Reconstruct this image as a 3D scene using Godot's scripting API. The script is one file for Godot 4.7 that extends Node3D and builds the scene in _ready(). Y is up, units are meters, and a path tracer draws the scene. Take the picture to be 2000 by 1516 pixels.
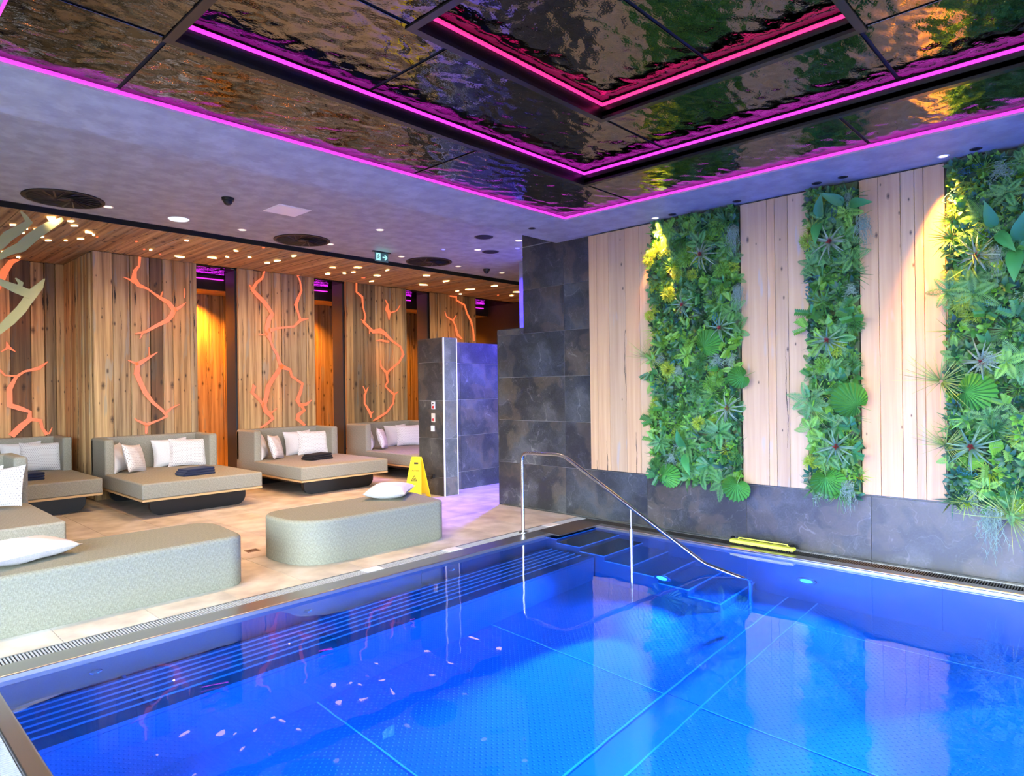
extends Node3D
# An indoor pool hall with a lounge, a living wall and a stepped dark ceiling. y is up, metres.
# x runs along the pool's lounge side, -z runs from the pool into the lounge.

const EYE := Vector3(0, 1.68, 0)
const FOCAL := 1293.36
const YAW := 0.8148
const PITCH := -0.0011
const ROLL := -0.0130
const WALL_X := 6.79          # face of the planted wall
const SOFFIT_Y := 3.58        # plaster border round the dark ceiling
const LOUNGE_Y := 3.89        # lounge ceiling
const PANEL_Z := -11.80       # face of the lounge wood panels
const BAY_Z := -13.45         # back of the bay and of the passages
const WATER_Y := -0.03
const POOL_X0 := 0.72
const POOL_X1 := 6.50
const POOL_Z0 := -4.91
const POOL_Z1 := 3.00
const POOL_Y := -1.20

var cam_right: Vector3
var cam_up: Vector3
var cam_forward: Vector3
var M := {}
var used := {}
var rng := RandomNumberGenerator.new()

# ---------------------------------------------------------------- picture to place
func look(px: float, py: float) -> Vector3:
	return cam_right * (px - 1000.0) / FOCAL + cam_up * (758.0 - py) / FOCAL + cam_forward
func on_x(px: float, py: float, x: float) -> Vector3:
	var d := look(px, py)
	return EYE + d * (x - EYE.x) / d.x
func on_y(px: float, py: float, y: float) -> Vector3:
	var d := look(px, py)
	return EYE + d * (y - EYE.y) / d.y
func on_z(px: float, py: float, z: float) -> Vector3:
	var d := look(px, py)
	return EYE + d * (z - EYE.z) / d.z

# ---------------------------------------------------------------- naming
func numbered(called: String) -> String:
	used[called] = used.get(called, -1) + 1
	return called if used[called] == 0 else "%s_%03d" % [called, used[called]]
func tag(o: Node, label := "", category := "", group := "", kind := "") -> void:
	if label: o.set_meta("label", label)
	if category: o.set_meta("category", category)
	if group: o.set_meta("group", group)
	if kind: o.set_meta("kind", kind)
func thing(called: String, label: String, category: String, at := Vector3.ZERO, group := "", kind := "") -> Node3D:
	var o := Node3D.new()
	o.name = numbered(called)
	add_child(o)
	o.position = at
	tag(o, label, category, group, kind)
	return o
func structure(called: String, label: String, category: String) -> Node3D:
	return thing(called, label, category, Vector3.ZERO, "", "structure")
func put(called: String, mesh: Mesh, mat: Material, parent: Node = null, at := Vector3.ZERO) -> MeshInstance3D:
	var o := MeshInstance3D.new()
	o.mesh = mesh
	o.material_override = mat
	o.position = at
	if parent == null:
		o.name = numbered(called)
		add_child(o)
	else:
		o.name = called
		parent.add_child(o, true)
	return o
func copy_of(src: Node3D, at: Vector3, turn := 0.0) -> Node3D:
	var c: Node3D = src.duplicate()
	var base := String(src.name)
	var cut := base.rfind("_0")
	c.name = numbered(base.substr(0, cut) if cut > 0 else base)
	add_child(c)
	c.position = at
	c.rotation = Vector3(0, turn, 0)
	return c

# ---------------------------------------------------------------- mesh helpers (corners counter-clockwise seen from outside)
func begin() -> SurfaceTool:
	var st := SurfaceTool.new()
	st.begin(Mesh.PRIMITIVE_TRIANGLES)
	return st
func vert(st: SurfaceTool, p: Vector3, n: Vector3, uv: Vector2) -> void:
	st.set_normal(n)
	st.set_uv(uv)
	st.add_vertex(p)
func quad(st: SurfaceTool, a: Vector3, b: Vector3, c: Vector3, d: Vector3, ua: Vector2, ub: Vector2, uc: Vector2, ud: Vector2) -> void:
	var n := (b - a).cross(c - a).normalized()
	if n == Vector3.ZERO: n = (c - a).cross(d - a).normalized()
	vert(st, a, n, ua); vert(st, c, n, uc); vert(st, b, n, ub)
	vert(st, a, n, ua); vert(st, d, n, ud); vert(st, c, n, uc)
func smooth_quad(st: SurfaceTool, p: Array, n: Array, uv: Array) -> void:
	for i in [0, 2, 1, 0, 3, 2]:
		vert(st, p[i], n[i], uv[i])
# A box; texture metres run with "along" (0 x, 1 y, 2 z) as v, the other way across as u; uvs = metres to texture.
func box(st: SurfaceTool, c: Vector3, s: Vector3, along := 1, off := Vector2.ZERO, uvs := Vector2.ONE) -> void:
	var h := s * 0.5
	for ax in 3:
		var a1 := (ax + 1) % 3
		var a2 := (ax + 2) % 3
		for sg in [-1.0, 1.0]:
			var pts := []
			var uv := []
			for k in [[-1.0, -1.0], [1.0, -1.0], [1.0, 1.0], [-1.0, 1.0]]:
				var l := Vector3.ZERO
				l[ax] = sg * h[ax]
				l[a1] = k[0] * h[a1] * sg
				l[a2] = k[1] * h[a2]
				pts.append(c + l)
				var v_ax: int = along if along != ax else a2
				var u_ax: int = a1 if v_ax != a1 else a2
				uv.append(off + Vector2((l[u_ax] + h[u_ax]) * uvs.x, (l[v_ax] + h[v_ax]) * uvs.y))
			quad(st, pts[0], pts[1], pts[2], pts[3], uv[0], uv[1], uv[2], uv[3])
func box_mesh(s: Vector3, along := 1, off := Vector2.ZERO, uvs := Vector2.ONE, c := Vector3.ZERO) -> ArrayMesh:
	var st := begin()
	box(st, c, s, along, off, uvs)
	return st.commit()
func box_between(a: Vector3, b: Vector3, along := 1, off := Vector2.ZERO, uvs := Vector2.ONE) -> ArrayMesh:
	return box_mesh((b - a).abs(), along, off, uvs, (a + b) * 0.5)
# A box with a small chamfer on the face that looks along axis ax (sign sg).
func bevel_box(s: Vector3, bev: float, along := 1, off := Vector2.ZERO, uvs := Vector2.ONE) -> ArrayMesh:
	return rounded_box(s, bev, 1, along, off, uvs)
func rounded_box(s: Vector3, r: float, seg := 3, along := 1, off := Vector2.ZERO, uvs := Vector2.ONE) -> ArrayMesh:
	var st := begin()
	rounded_into(st, Vector3.ZERO, s, r, seg, along, off, uvs)
	return st.commit()
func rounded_into(st: SurfaceTool, at: Vector3, s: Vector3, r: float, seg := 3, along := 1, off := Vector2.ZERO, uvs := Vector2.ONE) -> void:
	var h := s * 0.5
	var inner := h - Vector3(r, r, r)
	for ax in 3:
		var a1 := (ax + 1) % 3
		var a2 := (ax + 2) % 3
		var lines := []
		for a in [a1, a2]:
			var l := []
			for k in seg: l.append(-inner[a] - r * tan(deg_to_rad(45.0 * (seg - k) / seg)))
			l.append(-inner[a])
			l.append(inner[a])
			for k in seg: l.append(inner[a] + r * tan(deg_to_rad(45.0 * (k + 1) / seg)))
			lines.append(l)
		for sg in [-1.0, 1.0]:
			for i in lines[0].size() - 1:
				for j in lines[1].size() - 1:
					var p := []
					var n := []
					var uv := []
					for k in [[0, 0], [1, 0], [1, 1], [0, 1]]:
						var ii: int = i + k[0] if sg > 0 else i + 1 - k[0]
						var q := Vector3.ZERO
						q[ax] = sg * h[ax]
						q[a1] = lines[0][ii]
						q[a2] = lines[1][j + k[1]]
						var core := q.clamp(-inner, inner)
						var d := (q - core).normalized()
						p.append(at + core + d * r)
						n.append(d)
						var v_ax: int = along if along != ax else a2
						var u_ax: int = a1 if v_ax != a1 else a2
						uv.append(off + Vector2((q[u_ax] + h[u_ax]) * uvs.x, (q[v_ax] + h[v_ax]) * uvs.y))
					smooth_quad(st, p, n, uv)
# A tube through points, round joints by averaging directions.
func tube(st: SurfaceTool, pts: Array, r: float, sides := 10, r_end := -1.0) -> void:
	var rings := []
	var norms := []
	var lengths := [0.0]
	for i in pts.size():
		var t: Vector3
		if i == 0: t = pts[1] - pts[0]
		elif i == pts.size() - 1: t = pts[i] - pts[i - 1]
		else: t = (pts[i + 1] - pts[i]).normalized() + (pts[i] - pts[i - 1]).normalized()
		t = t.normalized()
		var side := t.cross(Vector3.UP)
		if side.length() < 0.1: side = t.cross(Vector3.RIGHT)
		side = side.normalized()
		var up := side.cross(t).normalized()
		var rr: float = r if r_end < 0 else lerpf(r, r_end, float(i) / (pts.size() - 1))
		var ring := []
		var nn := []
		for k in sides + 1:
			var a := TAU * k / sides
			var d := side * cos(a) + up * sin(a)
			ring.append(pts[i] + d * rr)
			nn.append(d)
		rings.append(ring)
		norms.append(nn)
		if i > 0: lengths.append(lengths[i - 1] + (pts[i] - pts[i - 1]).length())
	for i in pts.size() - 1:
		for k in sides:
			smooth_quad(st, [rings[i][k], rings[i + 1][k], rings[i + 1][k + 1], rings[i][k + 1]], [norms[i][k], norms[i + 1][k], norms[i + 1][k + 1], norms[i][k + 1]],
				[Vector2(float(k) / sides, lengths[i]), Vector2(float(k) / sides, lengths[i + 1]), Vector2(float(k + 1) / sides, lengths[i + 1]), Vector2(float(k + 1) / sides, lengths[i])])
	for e in [0, pts.size() - 1]:
		for k in sides:
			var a: Vector3 = rings[e][k]
			var b: Vector3 = rings[e][k + 1]
			var nrm: Vector3 = (pts[1] - pts[0]).normalized() * -1.0 if e == 0 else (pts[e] - pts[e - 1]).normalized()
			for v in [pts[e], a, b]: vert(st, v, nrm, Vector2.ZERO)
func tube_mesh(pts: Array, r: float, sides := 10, r_end := -1.0) -> ArrayMesh:
	var st := begin()
	tube(st, pts, r, sides, r_end)
	return st.commit()
# The same with its open side up: the profile is read from the rim to the middle.
func lathe_up(profile: Array, sides := 24) -> ArrayMesh:
	profile.reverse()
	return lathe(profile, sides)
# A turned shape: profile of (radius, height) round the y axis.
func lathe(profile: Array, sides := 24) -> ArrayMesh:
	var st := begin()
	for i in profile.size() - 1:
		var p0: Vector2 = profile[i]
		var p1: Vector2 = profile[i + 1]
		var d := (p1 - p0).normalized()
		for k in sides:
			var a0 := TAU * k / sides
			var a1 := TAU * (k + 1) / sides
			var f := func(a: float, p: Vector2) -> Vector3: return Vector3(cos(a) * p.x, p.y, sin(a) * p.x)
			var g := func(a: float) -> Vector3: return Vector3(cos(a) * d.y, -d.x, sin(a) * d.y)
			smooth_quad(st, [f.call(a0, p0), f.call(a0, p1), f.call(a1, p1), f.call(a1, p0)], [g.call(a0), g.call(a0), g.call(a1), g.call(a1)], [Vector2(0, 0), Vector2(0, 1), Vector2(1, 1), Vector2(1, 0)])
	return st.commit()
# Rounded outline in the xz plane; corners = [[x, z, radius]...] in order counter-clockwise seen from above (x right, z down the page).
func outline(corners: Array, seg := 8) -> Array:
	var out := []
	var n := corners.size()
	for i in n:
		var p := Vector2(corners[i][0], corners[i][1])
		var a := Vector2(corners[(i + n - 1) % n][0], corners[(i + n - 1) % n][1])
		var b := Vector2(corners[(i + 1) % n][0], corners[(i + 1) % n][1])
		var r: float = corners[i][2]
		var da := (a - p).normalized()
		var db := (b - p).normalized()
		for k in seg + 1:
			var t := float(k) / seg
			var q := (p + da * r * (1 - t)).lerp(p + db * r * t, t)
			out.append(q.lerp(p + da * r * (1 - t) * (1 - t) + db * r * t * t, 0.6))
	return out
# An upholstered block on that outline: straight sides, a rounded top edge, a slightly tucked base.
func upholstered(shape: Array, height: float, fillet: float) -> ArrayMesh:
	var st := begin()
	var n := shape.size()
	var nor := []
	var run := [0.0]
	for i in n:
		var d: Vector2 = (shape[(i + 1) % n] - shape[(i + n - 1) % n]).normalized()
		nor.append(Vector2(d.y, -d.x))
		run.append(run[i] + (shape[(i + 1) % n] - shape[i]).length())
	var centre := Vector2.ZERO
	for p in shape: centre += p
	centre /= n
	if (shape[0] - centre).dot(nor[0]) < 0:
		for i in n: nor[i] = -nor[i]
	var rings := [[0.015, 0.0, 0.3], [0.0, 0.015, 0.0], [0.0, height - fillet, 0.0]]
	for k in range(1, 6):
		var a := PI / 2 * k / 5
		rings.append([fillet * (1 - cos(a)), height - fillet + fillet * sin(a), a])
	for k in rings.size() - 1:
		for i in n:
			var j := (i + 1) % n
			var p := []
			var nn := []
			var uv := []
			for c in [[i, k], [j, k], [j, k + 1], [i, k + 1]]:
				var q: Vector2 = shape[c[0]] - nor[c[0]] * rings[c[1]][0]
				p.append(Vector3(q.x, rings[c[1]][1], q.y))
				var a: float = rings[c[1]][2] if c[1] > 1 else 0.0
				nn.append(Vector3(nor[c[0]].x * cos(a), sin(a), nor[c[0]].y * cos(a)))
				uv.append(Vector2(run[c[0] if c[0] == i else i + 1], rings[c[1]][1]))
			if (p[1] - p[0]).cross(p[2] - p[0]).dot(nn[0]) < 0:
				p.reverse(); nn.reverse(); uv.reverse()
			smooth_quad(st, p, nn, uv)
	for i in n:
		var j := (i + 1) % n
		for v in [centre, shape[j] - nor[j] * fillet, shape[i] - nor[i] * fillet]:
			vert(st, Vector3(v.x, height, v.y), Vector3.UP, v)
	return st.commit()
# A flat plate cut to a widening and narrowing line; pts = [Vector3...], widths in metres, face looks along n.
func branch_plate(st: SurfaceTool, pts: Array, widths: Array, n: Vector3, thick: float) -> void:
	var l := []
	var r := []
	for i in pts.size():
		var t: Vector3
		if i == 0: t = pts[1] - pts[0]
		elif i == pts.size() - 1: t = pts[i] - pts[i - 1]
		else: t = (pts[i + 1] - pts[i]).normalized() + (pts[i] - pts[i - 1]).normalized()
		var s: Vector3 = t.cross(n).normalized() * float(widths[i]) * 0.5
		l.append(pts[i] - s)
		r.append(pts[i] + s)
	var f := n * thick
	var z := Vector2.ZERO
	for i in pts.size() - 1:
		quad(st, l[i] + f, r[i] + f, r[i + 1] + f, l[i + 1] + f, z, z, z, z)
		quad(st, l[i], l[i + 1], r[i + 1], r[i], z, z, z, z)
		quad(st, r[i], r[i + 1], r[i + 1] + f, r[i] + f, z, z, z, z)
		quad(st, l[i + 1], l[i], l[i] + f, l[i + 1] + f, z, z, z, z)
	quad(st, l[0], r[0], r[0] + f, l[0] + f, z, z, z, z)
	var e := pts.size() - 1
	quad(st, r[e], l[e], l[e] + f, r[e] + f, z, z, z, z)
# A filled outline in a plane, given thickness along n (outline counter-clockwise seen from the side n points to).
func plate(st: SurfaceTool, pts: Array, n: Vector3, thick: float) -> void:
	var c := Vector3.ZERO
	for p in pts: c += p
	c /= pts.size()
	var f := n * thick
	for i in pts.size():
		var a: Vector3 = pts[i]
		var b: Vector3 = pts[(i + 1) % pts.size()]
		for v in [c + f, b + f, a + f]: vert(st, v, n, Vector2.ZERO)
		for v in [c, a, b]: vert(st, v, -n, Vector2.ZERO)
		quad(st, a, b, b + f, a + f, Vector2.ZERO, Vector2.ZERO, Vector2.ZERO, Vector2.ZERO)
func pillow_mesh(w: float, h: float, t: float) -> ArrayMesh:
	var st := begin()
	var n := 16
	var f := func(i: int, j: int, sg: float) -> Vector3:
		var u := -1.0 + 2.0 * i / n
		var v := -1.0 + 2.0 * j / n
		var bulge := pow(maxf(0.0, (1 - u * u) * (1 - v * v)), 0.42)
		var pinch_u := 1.0 - 0.085 * (1 - v * v)
		var pinch_v := 1.0 - 0.085 * (1 - u * u)
		var crease := 0.006 * sin(u * 7.0 + v * 3.0 + sg) * bulge
		return Vector3(u * w * 0.5 * pinch_u, v * h * 0.5 * pinch_v, sg * (t * 0.5 * bulge + crease))
	for sg in [1.0, -1.0]:
		for i in n:
			for j in n:
				var p := []
				var nn := []
				var uv := []
				for k in [[0, 0], [1, 0], [1, 1], [0, 1]]:
					var a: int = i + k[0]
					var b: int = j + k[1]
					var q: Vector3 = f.call(a, b, sg)
					p.append(q)
					var du: Vector3 = f.call(mini(a + 1, n), b, sg) - f.call(maxi(a - 1, 0), b, sg)
					var dv: Vector3 = f.call(a, mini(b + 1, n), sg) - f.call(a, maxi(b - 1, 0), sg)
					var m: Vector3 = du.cross(dv) * float(sg)
					nn.append(m.normalized() if m.length() > 1e-9 else Vector3(0, 0, sg))
					uv.append(Vector2(q.x, q.y) * 10.0)
				if sg < 0: p.reverse(); nn.reverse(); uv.reverse()
				smooth_quad(st, p, nn, uv)
	return st.commit()

# ---------------------------------------------------------------- materials
func noise(seed_: int, freq: float, octaves := 4, kind := FastNoiseLite.TYPE_SIMPLEX_SMOOTH) -> FastNoiseLite:
	var n := FastNoiseLite.new()
	n.seed = seed_
	n.noise_type = kind
	n.frequency = freq
	n.fractal_octaves = octaves
	return n
func noise_texture(size: int, n: FastNoiseLite, colors: Array, at: Array) -> NoiseTexture2D:
	var t := NoiseTexture2D.new()
	t.width = size
	t.height = size
	t.seamless = true
	t.noise = n
	var g := Gradient.new()
	g.offsets = PackedFloat32Array(at)
	g.colors = PackedColorArray(colors)
	t.color_ramp = g
	return t
func plain(called: String, c: Color, rough := 0.6, metal := 0.0) -> StandardMaterial3D:
	var m := StandardMaterial3D.new()
	m.resource_name = called
	m.albedo_color = c
	m.roughness = rough
	m.metallic = metal
	M[called] = m
	return m
func glow(called: String, c: Color, energy: float) -> StandardMaterial3D:
	var m := plain(called, Color(0.3, 0.3, 0.3), 0.5)
	m.emission_enabled = true
	m.emission = c
	m.emission_energy_multiplier = energy
	return m
func to_texture(w: int, h: int, data: PackedByteArray) -> ImageTexture:
	return ImageTexture.create_from_image(Image.create_from_data(w, h, false, Image.FORMAT_RGB8, data))
# Boards sawn from old wood, 1 m across and 4.2 m long: grain, tone, knots, worm holes and cracks.
func wood_texture(seed_: int, dark: Color, mid: Color, pale: Color, knots: int, knot_size: float, cracks: int, patch: Color, patch_share: float, contrast: float) -> ImageTexture:
	var w := 512
	var h := 1344
	var fine := noise(seed_, 0.05, 3)
	var tone := noise(seed_ + 1, 0.012, 3)
	var big := noise(seed_ + 2, 0.006, 3)
	var r := RandomNumberGenerator.new()
	r.seed = seed_
	var ks := []
	for k in knots: ks.append([r.randf() * w, r.randf() * h, 2.0 + knot_size * pow(r.randf(), 2.0)])
	var data := PackedByteArray()
	data.resize(w * h * 3)
	var shift := PackedFloat32Array()
	shift.resize(w * h)
	var dark_at := PackedFloat32Array()
	dark_at.resize(w * h)
	for k in ks:
		var rad: float = k[2]
		for y in range(int(k[1] - rad * 7), int(k[1] + rad * 7)):
			if y < 0 or y >= h: continue
			for x in range(int(k[0] - rad * 4), int(k[0] + rad * 4)):
				if x < 0 or x >= w: continue
				var dx: float = (x - k[0]) / rad
				var dy: float = (y - k[1]) / (rad * 0.75)
				var d := sqrt(dx * dx + dy * dy * (1.0 if absf(dy) < 1.2 else 0.35))
				shift[y * w + x] += 10.0 * exp(-d * 0.9) * signf(dx)
				if d < 1.0: dark_at[y * w + x] = maxf(dark_at[y * w + x], 0.6)
				elif d < 2.2: dark_at[y * w + x] = maxf(dark_at[y * w + x], (2.2 - d) * 0.3)
	for k in cracks:
		var x := r.randf() * w
		var y := r.randi_range(0, h - 1)
		var n := r.randi_range(60, 420)
		var width := r.randf_range(0.6, 3.0 + (5.0 if cracks > 10 and k % 4 == 0 else 0.0))
		for i in n:
			var yy := y + i
			if yy >= h: break
			x += r.randf_range(-0.5, 0.5)
			var half := width * (0.35 + 0.65 * absf(sin(i * 0.06 + x * 0.2))) * sin(PI * i / n)
			for xx in range(int(x - half), int(x + half) + 1):
				if xx >= 0 and xx < w: dark_at[yy * w + xx] = maxf(dark_at[yy * w + xx], 0.85)
	for y in h:
		for x in w:
			var i := y * w + x
			var xs := x + shift[i]
			var g := (fine.get_noise_2d(xs * 5.0, y * 0.14) * 0.35 + tone.get_noise_2d(xs * 2.2, y * 0.10) * 1.0) * contrast
			var c: Color = mid.lerp(pale, clampf(g * 1.3, 0, 1)) if g > 0 else mid.lerp(dark, clampf(-g * 1.2, 0, 1))
			var b := big.get_noise_2d(xs * 2.0, y * 0.5)
			if b > 1.0 - patch_share * 2.0: c = c.lerp(patch, clampf((b - (1.0 - patch_share * 2.0)) * 5.0, 0, 0.75))
			c = c.lerp(Color(0.09, 0.06, 0.04), dark_at[i])
			data[i * 3] = int(clampf(c.r, 0, 1) * 255)
			data[i * 3 + 1] = int(clampf(c.g, 0, 1) * 255)
			data[i * 3 + 2] = int(clampf(c.b, 0, 1) * 255)
	return to_texture(w, h, data)
# Dark slate with brown clouds and pale veins, 2.4 m square.
func slate_texture(seed_: int) -> ImageTexture:
	var s := 768
	var cloud := noise(seed_, 0.0042, 5)
	var brown := noise(seed_ + 1, 0.003, 5)
	var warp := noise(seed_ + 2, 0.008, 3)
	var vein := noise(seed_ + 3, 0.0028, 4)
	var hair := noise(seed_ + 4, 0.007, 4)
	var grit := noise(seed_ + 5, 0.12, 2)
	var data := PackedByteArray()
	data.resize(s * s * 3)
	for y in s:
		for x in s:
			var wx := warp.get_noise_2d(x, y) * 60.0
			var wy := warp.get_noise_2d(x + 999, y) * 60.0
			var n := cloud.get_noise_2d(x + wx, y + wy) + grit.get_noise_2d(x, y) * 0.22
			var c := Color(0.20, 0.21, 0.212).lerp(Color(0.37, 0.38, 0.375), clampf(n * 1.1 + 0.36, 0, 1))
			var b := brown.get_noise_2d(x + wx * 1.5, y + wy)
			c = c.lerp(Color(0.42, 0.37, 0.30), clampf((b - 0.10) * 2.6, 0, 0.5))
			var v := 1.0 - absf(vein.get_noise_2d(x + wx * 0.8, y + wy * 0.8)) * 34.0
			if v > 0: c = c.lerp(Color(0.66, 0.65, 0.62), v * 0.6 * clampf(n + 0.5, 0, 1))
			var v2 := 1.0 - absf(hair.get_noise_2d(x - wx, y + wy)) * 60.0
			if v2 > 0: c = c.lerp(Color(0.62, 0.63, 0.62), v2 * 0.32)
			var i := (y * s + x) * 3
			data[i] = int(c.r * 255); data[i + 1] = int(c.g * 255); data[i + 2] = int(c.b * 255)
	return to_texture(s, s, data)
# Woven cloth: warp and weft of slightly different yarn, 12.8 cm square.
func cloth_texture(seed_: int, a: Color, b: Color) -> ImageTexture:
	var s := 256
	var r := RandomNumberGenerator.new()
	r.seed = seed_
	var slub := noise(seed_, 0.06, 2)
	var data := PackedByteArray()
	data.resize(s * s * 3)
	for y in s:
		for x in s:
			var over := (x / 3 + y / 3) % 2 == 0
			var run := slub.get_noise_2d(x * 0.25, y * 2.0) if over else slub.get_noise_2d(x * 2.0 + 500, y * 0.25)
			var t := clampf(0.5 + run * 1.1 + r.randf_range(-0.18, 0.18), 0, 1)
			var c := a.lerp(b, t)
			var i := (y * s + x) * 3
			data[i] = int(c.r * 255); data[i + 1] = int(c.g * 255); data[i + 2] = int(c.b * 255)
	return to_texture(s, s, data)
# White cotton printed with a small drop motif in staggered rows, 10 cm square.
func drop_print() -> ImageTexture:
	var s := 128
	var data := PackedByteArray()
	data.resize(s * s * 3)
	for y in s:
		for x in s:
			var c := Color(0.84, 0.83, 0.82)
			var row := y / 32
			var u := fmod(x + (16 if row % 2 else 0), 32.0) - 16.0
			var v := y % 32 - 16.0
			if absf(u) < 5.0 - absf(v) * 0.45 and absf(v) < 10: c = Color(0.52, 0.49, 0.49)
			var i := (y * s + x) * 3
			data[i] = int(c.r * 255); data[i + 1] = int(c.g * 255); data[i + 2] = int(c.b * 255)
	return to_texture(s, s, data)
# Raised anti-slip studs in staggered rows, height map.
func stud_texture() -> ImageTexture:
	var s := 64
	var data := PackedByteArray()
	data.resize(s * s * 3)
	for y in s:
		for x in s:
			var hgt := 0.0
			for c in [Vector2(16, 16), Vector2(48, 48)]:
				var d := Vector2(x + 0.5, y + 0.5).distance_to(c) / 11.0
				hgt = maxf(hgt, clampf(1.3 - d * d * 1.3, 0, 1))
			for k in 3: data[(y * s + x) * 3 + k] = int(hgt * 255)
	return to_texture(s, s, data)
func textured(called: String, t: Texture2D, rough: float, metal := 0.0, scale := Vector3.ONE, tint := Color.WHITE) -> StandardMaterial3D:
	var m := plain(called, tint, rough, metal)
	m.albedo_texture = t
	m.uv1_scale = scale
	return m
func world_mapped(m: StandardMaterial3D, per_metre: float) -> void:
	m.uv1_triplanar = true
	m.uv1_world_triplanar = true
	m.uv1_scale = Vector3.ONE * per_metre
func make_materials() -> void:
	# plaster: trowelled grey
	var pn := noise(3, 0.012, 5)
	pn.domain_warp_enabled = true
	pn.domain_warp_amplitude = 40.0
	var m := textured("grey_plaster", noise_texture(512, pn, [Color(0.53, 0.535, 0.53), Color(0.57, 0.575, 0.57), Color(0.62, 0.625, 0.62)], [0.2, 0.5, 0.85]), 0.62)
	world_mapped(m, 0.55)
	# cream stone floor
	var sn := noise(8, 0.010, 5)
	m = textured("cream_stone", noise_texture(512, sn, [Color(0.70, 0.66, 0.60), Color(0.78, 0.745, 0.68), Color(0.85, 0.82, 0.77)], [0.15, 0.5, 0.85]), 0.34)
	world_mapped(m, 0.5)
	for k in 2:
		var c: StandardMaterial3D = m.duplicate()
		c.albedo_color = [Color(0.94, 0.94, 0.93), Color(1.0, 0.98, 0.95)][k]
		M["cream_stone_%d" % k] = c
	plain("grout", Color(0.62, 0.60, 0.57), 0.8)
	plain("pale_grout", Color(0.58, 0.58, 0.57), 0.8)
	var sl := slate_texture(21)
	for k in 4:
		m = textured("slate_%d" % k, sl, 0.36, 0.0, Vector3.ONE, [Color(0.86, 0.87, 0.86), Color(0.80, 0.83, 0.85), Color(0.88, 0.86, 0.82), Color(0.79, 0.79, 0.80)][k])
	# old wood of the lounge, pale wood of the planted wall
	var old_wood := wood_texture(5, Color(0.38, 0.29, 0.185), Color(0.625, 0.515, 0.36), Color(0.77, 0.67, 0.50), 44, 8.0, 16, Color(0.55, 0.52, 0.46), 0.30, 0.75)
	for k in 5:
		m = textured("old_wood_%d" % k, old_wood, 0.7, 0.0, Vector3.ONE, [Color(1, 1, 1), Color(0.80, 0.80, 0.79), Color(1.06, 1.0, 0.9), Color(0.62, 0.59, 0.55), Color(1.15, 1.12, 1.06)][k])
	var pale_wood := wood_texture(47, Color(0.67, 0.54, 0.39), Color(0.755, 0.635, 0.475), Color(0.81, 0.71, 0.56), 22, 3.5, 3, Color(0.70, 0.66, 0.61), 0.26, 0.55)
	for k in 4:
		m = textured("pale_wood_%d" % k, pale_wood, 0.6, 0.0, Vector3.ONE, [Color(1, 1, 1), Color(0.97, 0.95, 0.93), Color(1.0, 0.96, 0.91), Color(0.93, 0.92, 0.91)][k])
	plain("black_gap", Color(0.014, 0.014, 0.015), 0.8)
	plain("black_frame", Color(0.05, 0.05, 0.055), 0.5)
	plain("black_riser", Color(0.035, 0.035, 0.04), 0.35)
	plain("dark_metal", Color(0.27, 0.28, 0.29), 0.5, 0.3)
	plain("dark_wall", Color(0.20, 0.16, 0.13), 0.7)
	# rippled dark mirror panels of the ceiling
	var rn := noise(14, 0.013, 2)
	rn.domain_warp_enabled = true
	rn.domain_warp_amplitude = 18.0
	rn.domain_warp_frequency = 0.02
	var ripple := NoiseTexture2D.new()
	ripple.width = 512
	ripple.height = 512
	ripple.seamless = true
	ripple.noise = rn
	m = plain("rippled_mirror", Color(0.38, 0.37, 0.36), 0.03, 1.0)
	m.heightmap_enabled = true
	m.heightmap_texture = ripple
	m.heightmap_scale = 1.0
	m.uv1_scale = Vector3(0.55, 0.8, 1)
	# upholstery
	textured("greige_cloth", cloth_texture(3, Color(0.47, 0.455, 0.40), Color(0.64, 0.63, 0.57)), 0.9, 0.0, Vector3(7.8, 7.8, 1))
	textured("pale_cloth", cloth_texture(4, Color(0.43, 0.43, 0.365), Color(0.575, 0.575, 0.495)), 0.9, 0.0, Vector3(7.8, 7.8, 1))
	textured("drop_print", drop_print(), 0.9)
	textured("white_linen", cloth_texture(6, Color(0.76, 0.76, 0.76), Color(0.87, 0.87, 0.87)), 0.9)
	m = plain("navy_towel", Color(0.06, 0.11, 0.23), 0.95)
	m.rim_enabled = true
	m.rim = 0.5
	m = plain("black_towel", Color(0.045, 0.05, 0.06), 0.95)
	plain("oak_edge", Color(0.80, 0.66, 0.46), 0.5)
	plain("black_runner", Color(0.035, 0.035, 0.04), 0.5)
	# steel
	m = plain("brushed_steel", Color(0.72, 0.72, 0.72), 0.3, 1.0)
	plain("rail_steel", Color(0.80, 0.80, 0.80), 0.22, 1.0)
	m = plain("studded_steel", Color(0.66, 0.68, 0.70), 0.30, 0.78)
	m.heightmap_enabled = true
	m.heightmap_texture = stud_texture()
	m.heightmap_scale = 0.3
	m.uv1_scale = Vector3(20, 20, 1)
	plain("pool_steel", Color(0.64, 0.66, 0.68), 0.30, 0.8)
	plain("weld_steel", Color(0.90, 0.91, 0.92), 0.35, 0.25)
	plain("dark_tread", Color(0.33, 0.31, 0.29), 0.4, 0.5)
	m = plain("water", Color(0.12, 0.52, 1.0, 0.0), 0.0)
	m.refraction_enabled = true
	m.refraction_scale = 0.033
	var wn := noise(31, 0.010, 2)
	var wave := NoiseTexture2D.new()
	wave.width = 512
	wave.height = 512
	wave.seamless = true
	wave.noise = wn
	m.heightmap_enabled = true
	m.heightmap_texture = wave
	m.heightmap_scale = 0.07
	m.uv1_scale = Vector3(0.45, 0.45, 1)
	# lamps
	glow("magenta_led", Color(0.98, 0.20, 0.93), 1.2)
	glow("pink_led", Color(1.0, 0.16, 0.55), 1.2)
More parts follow.
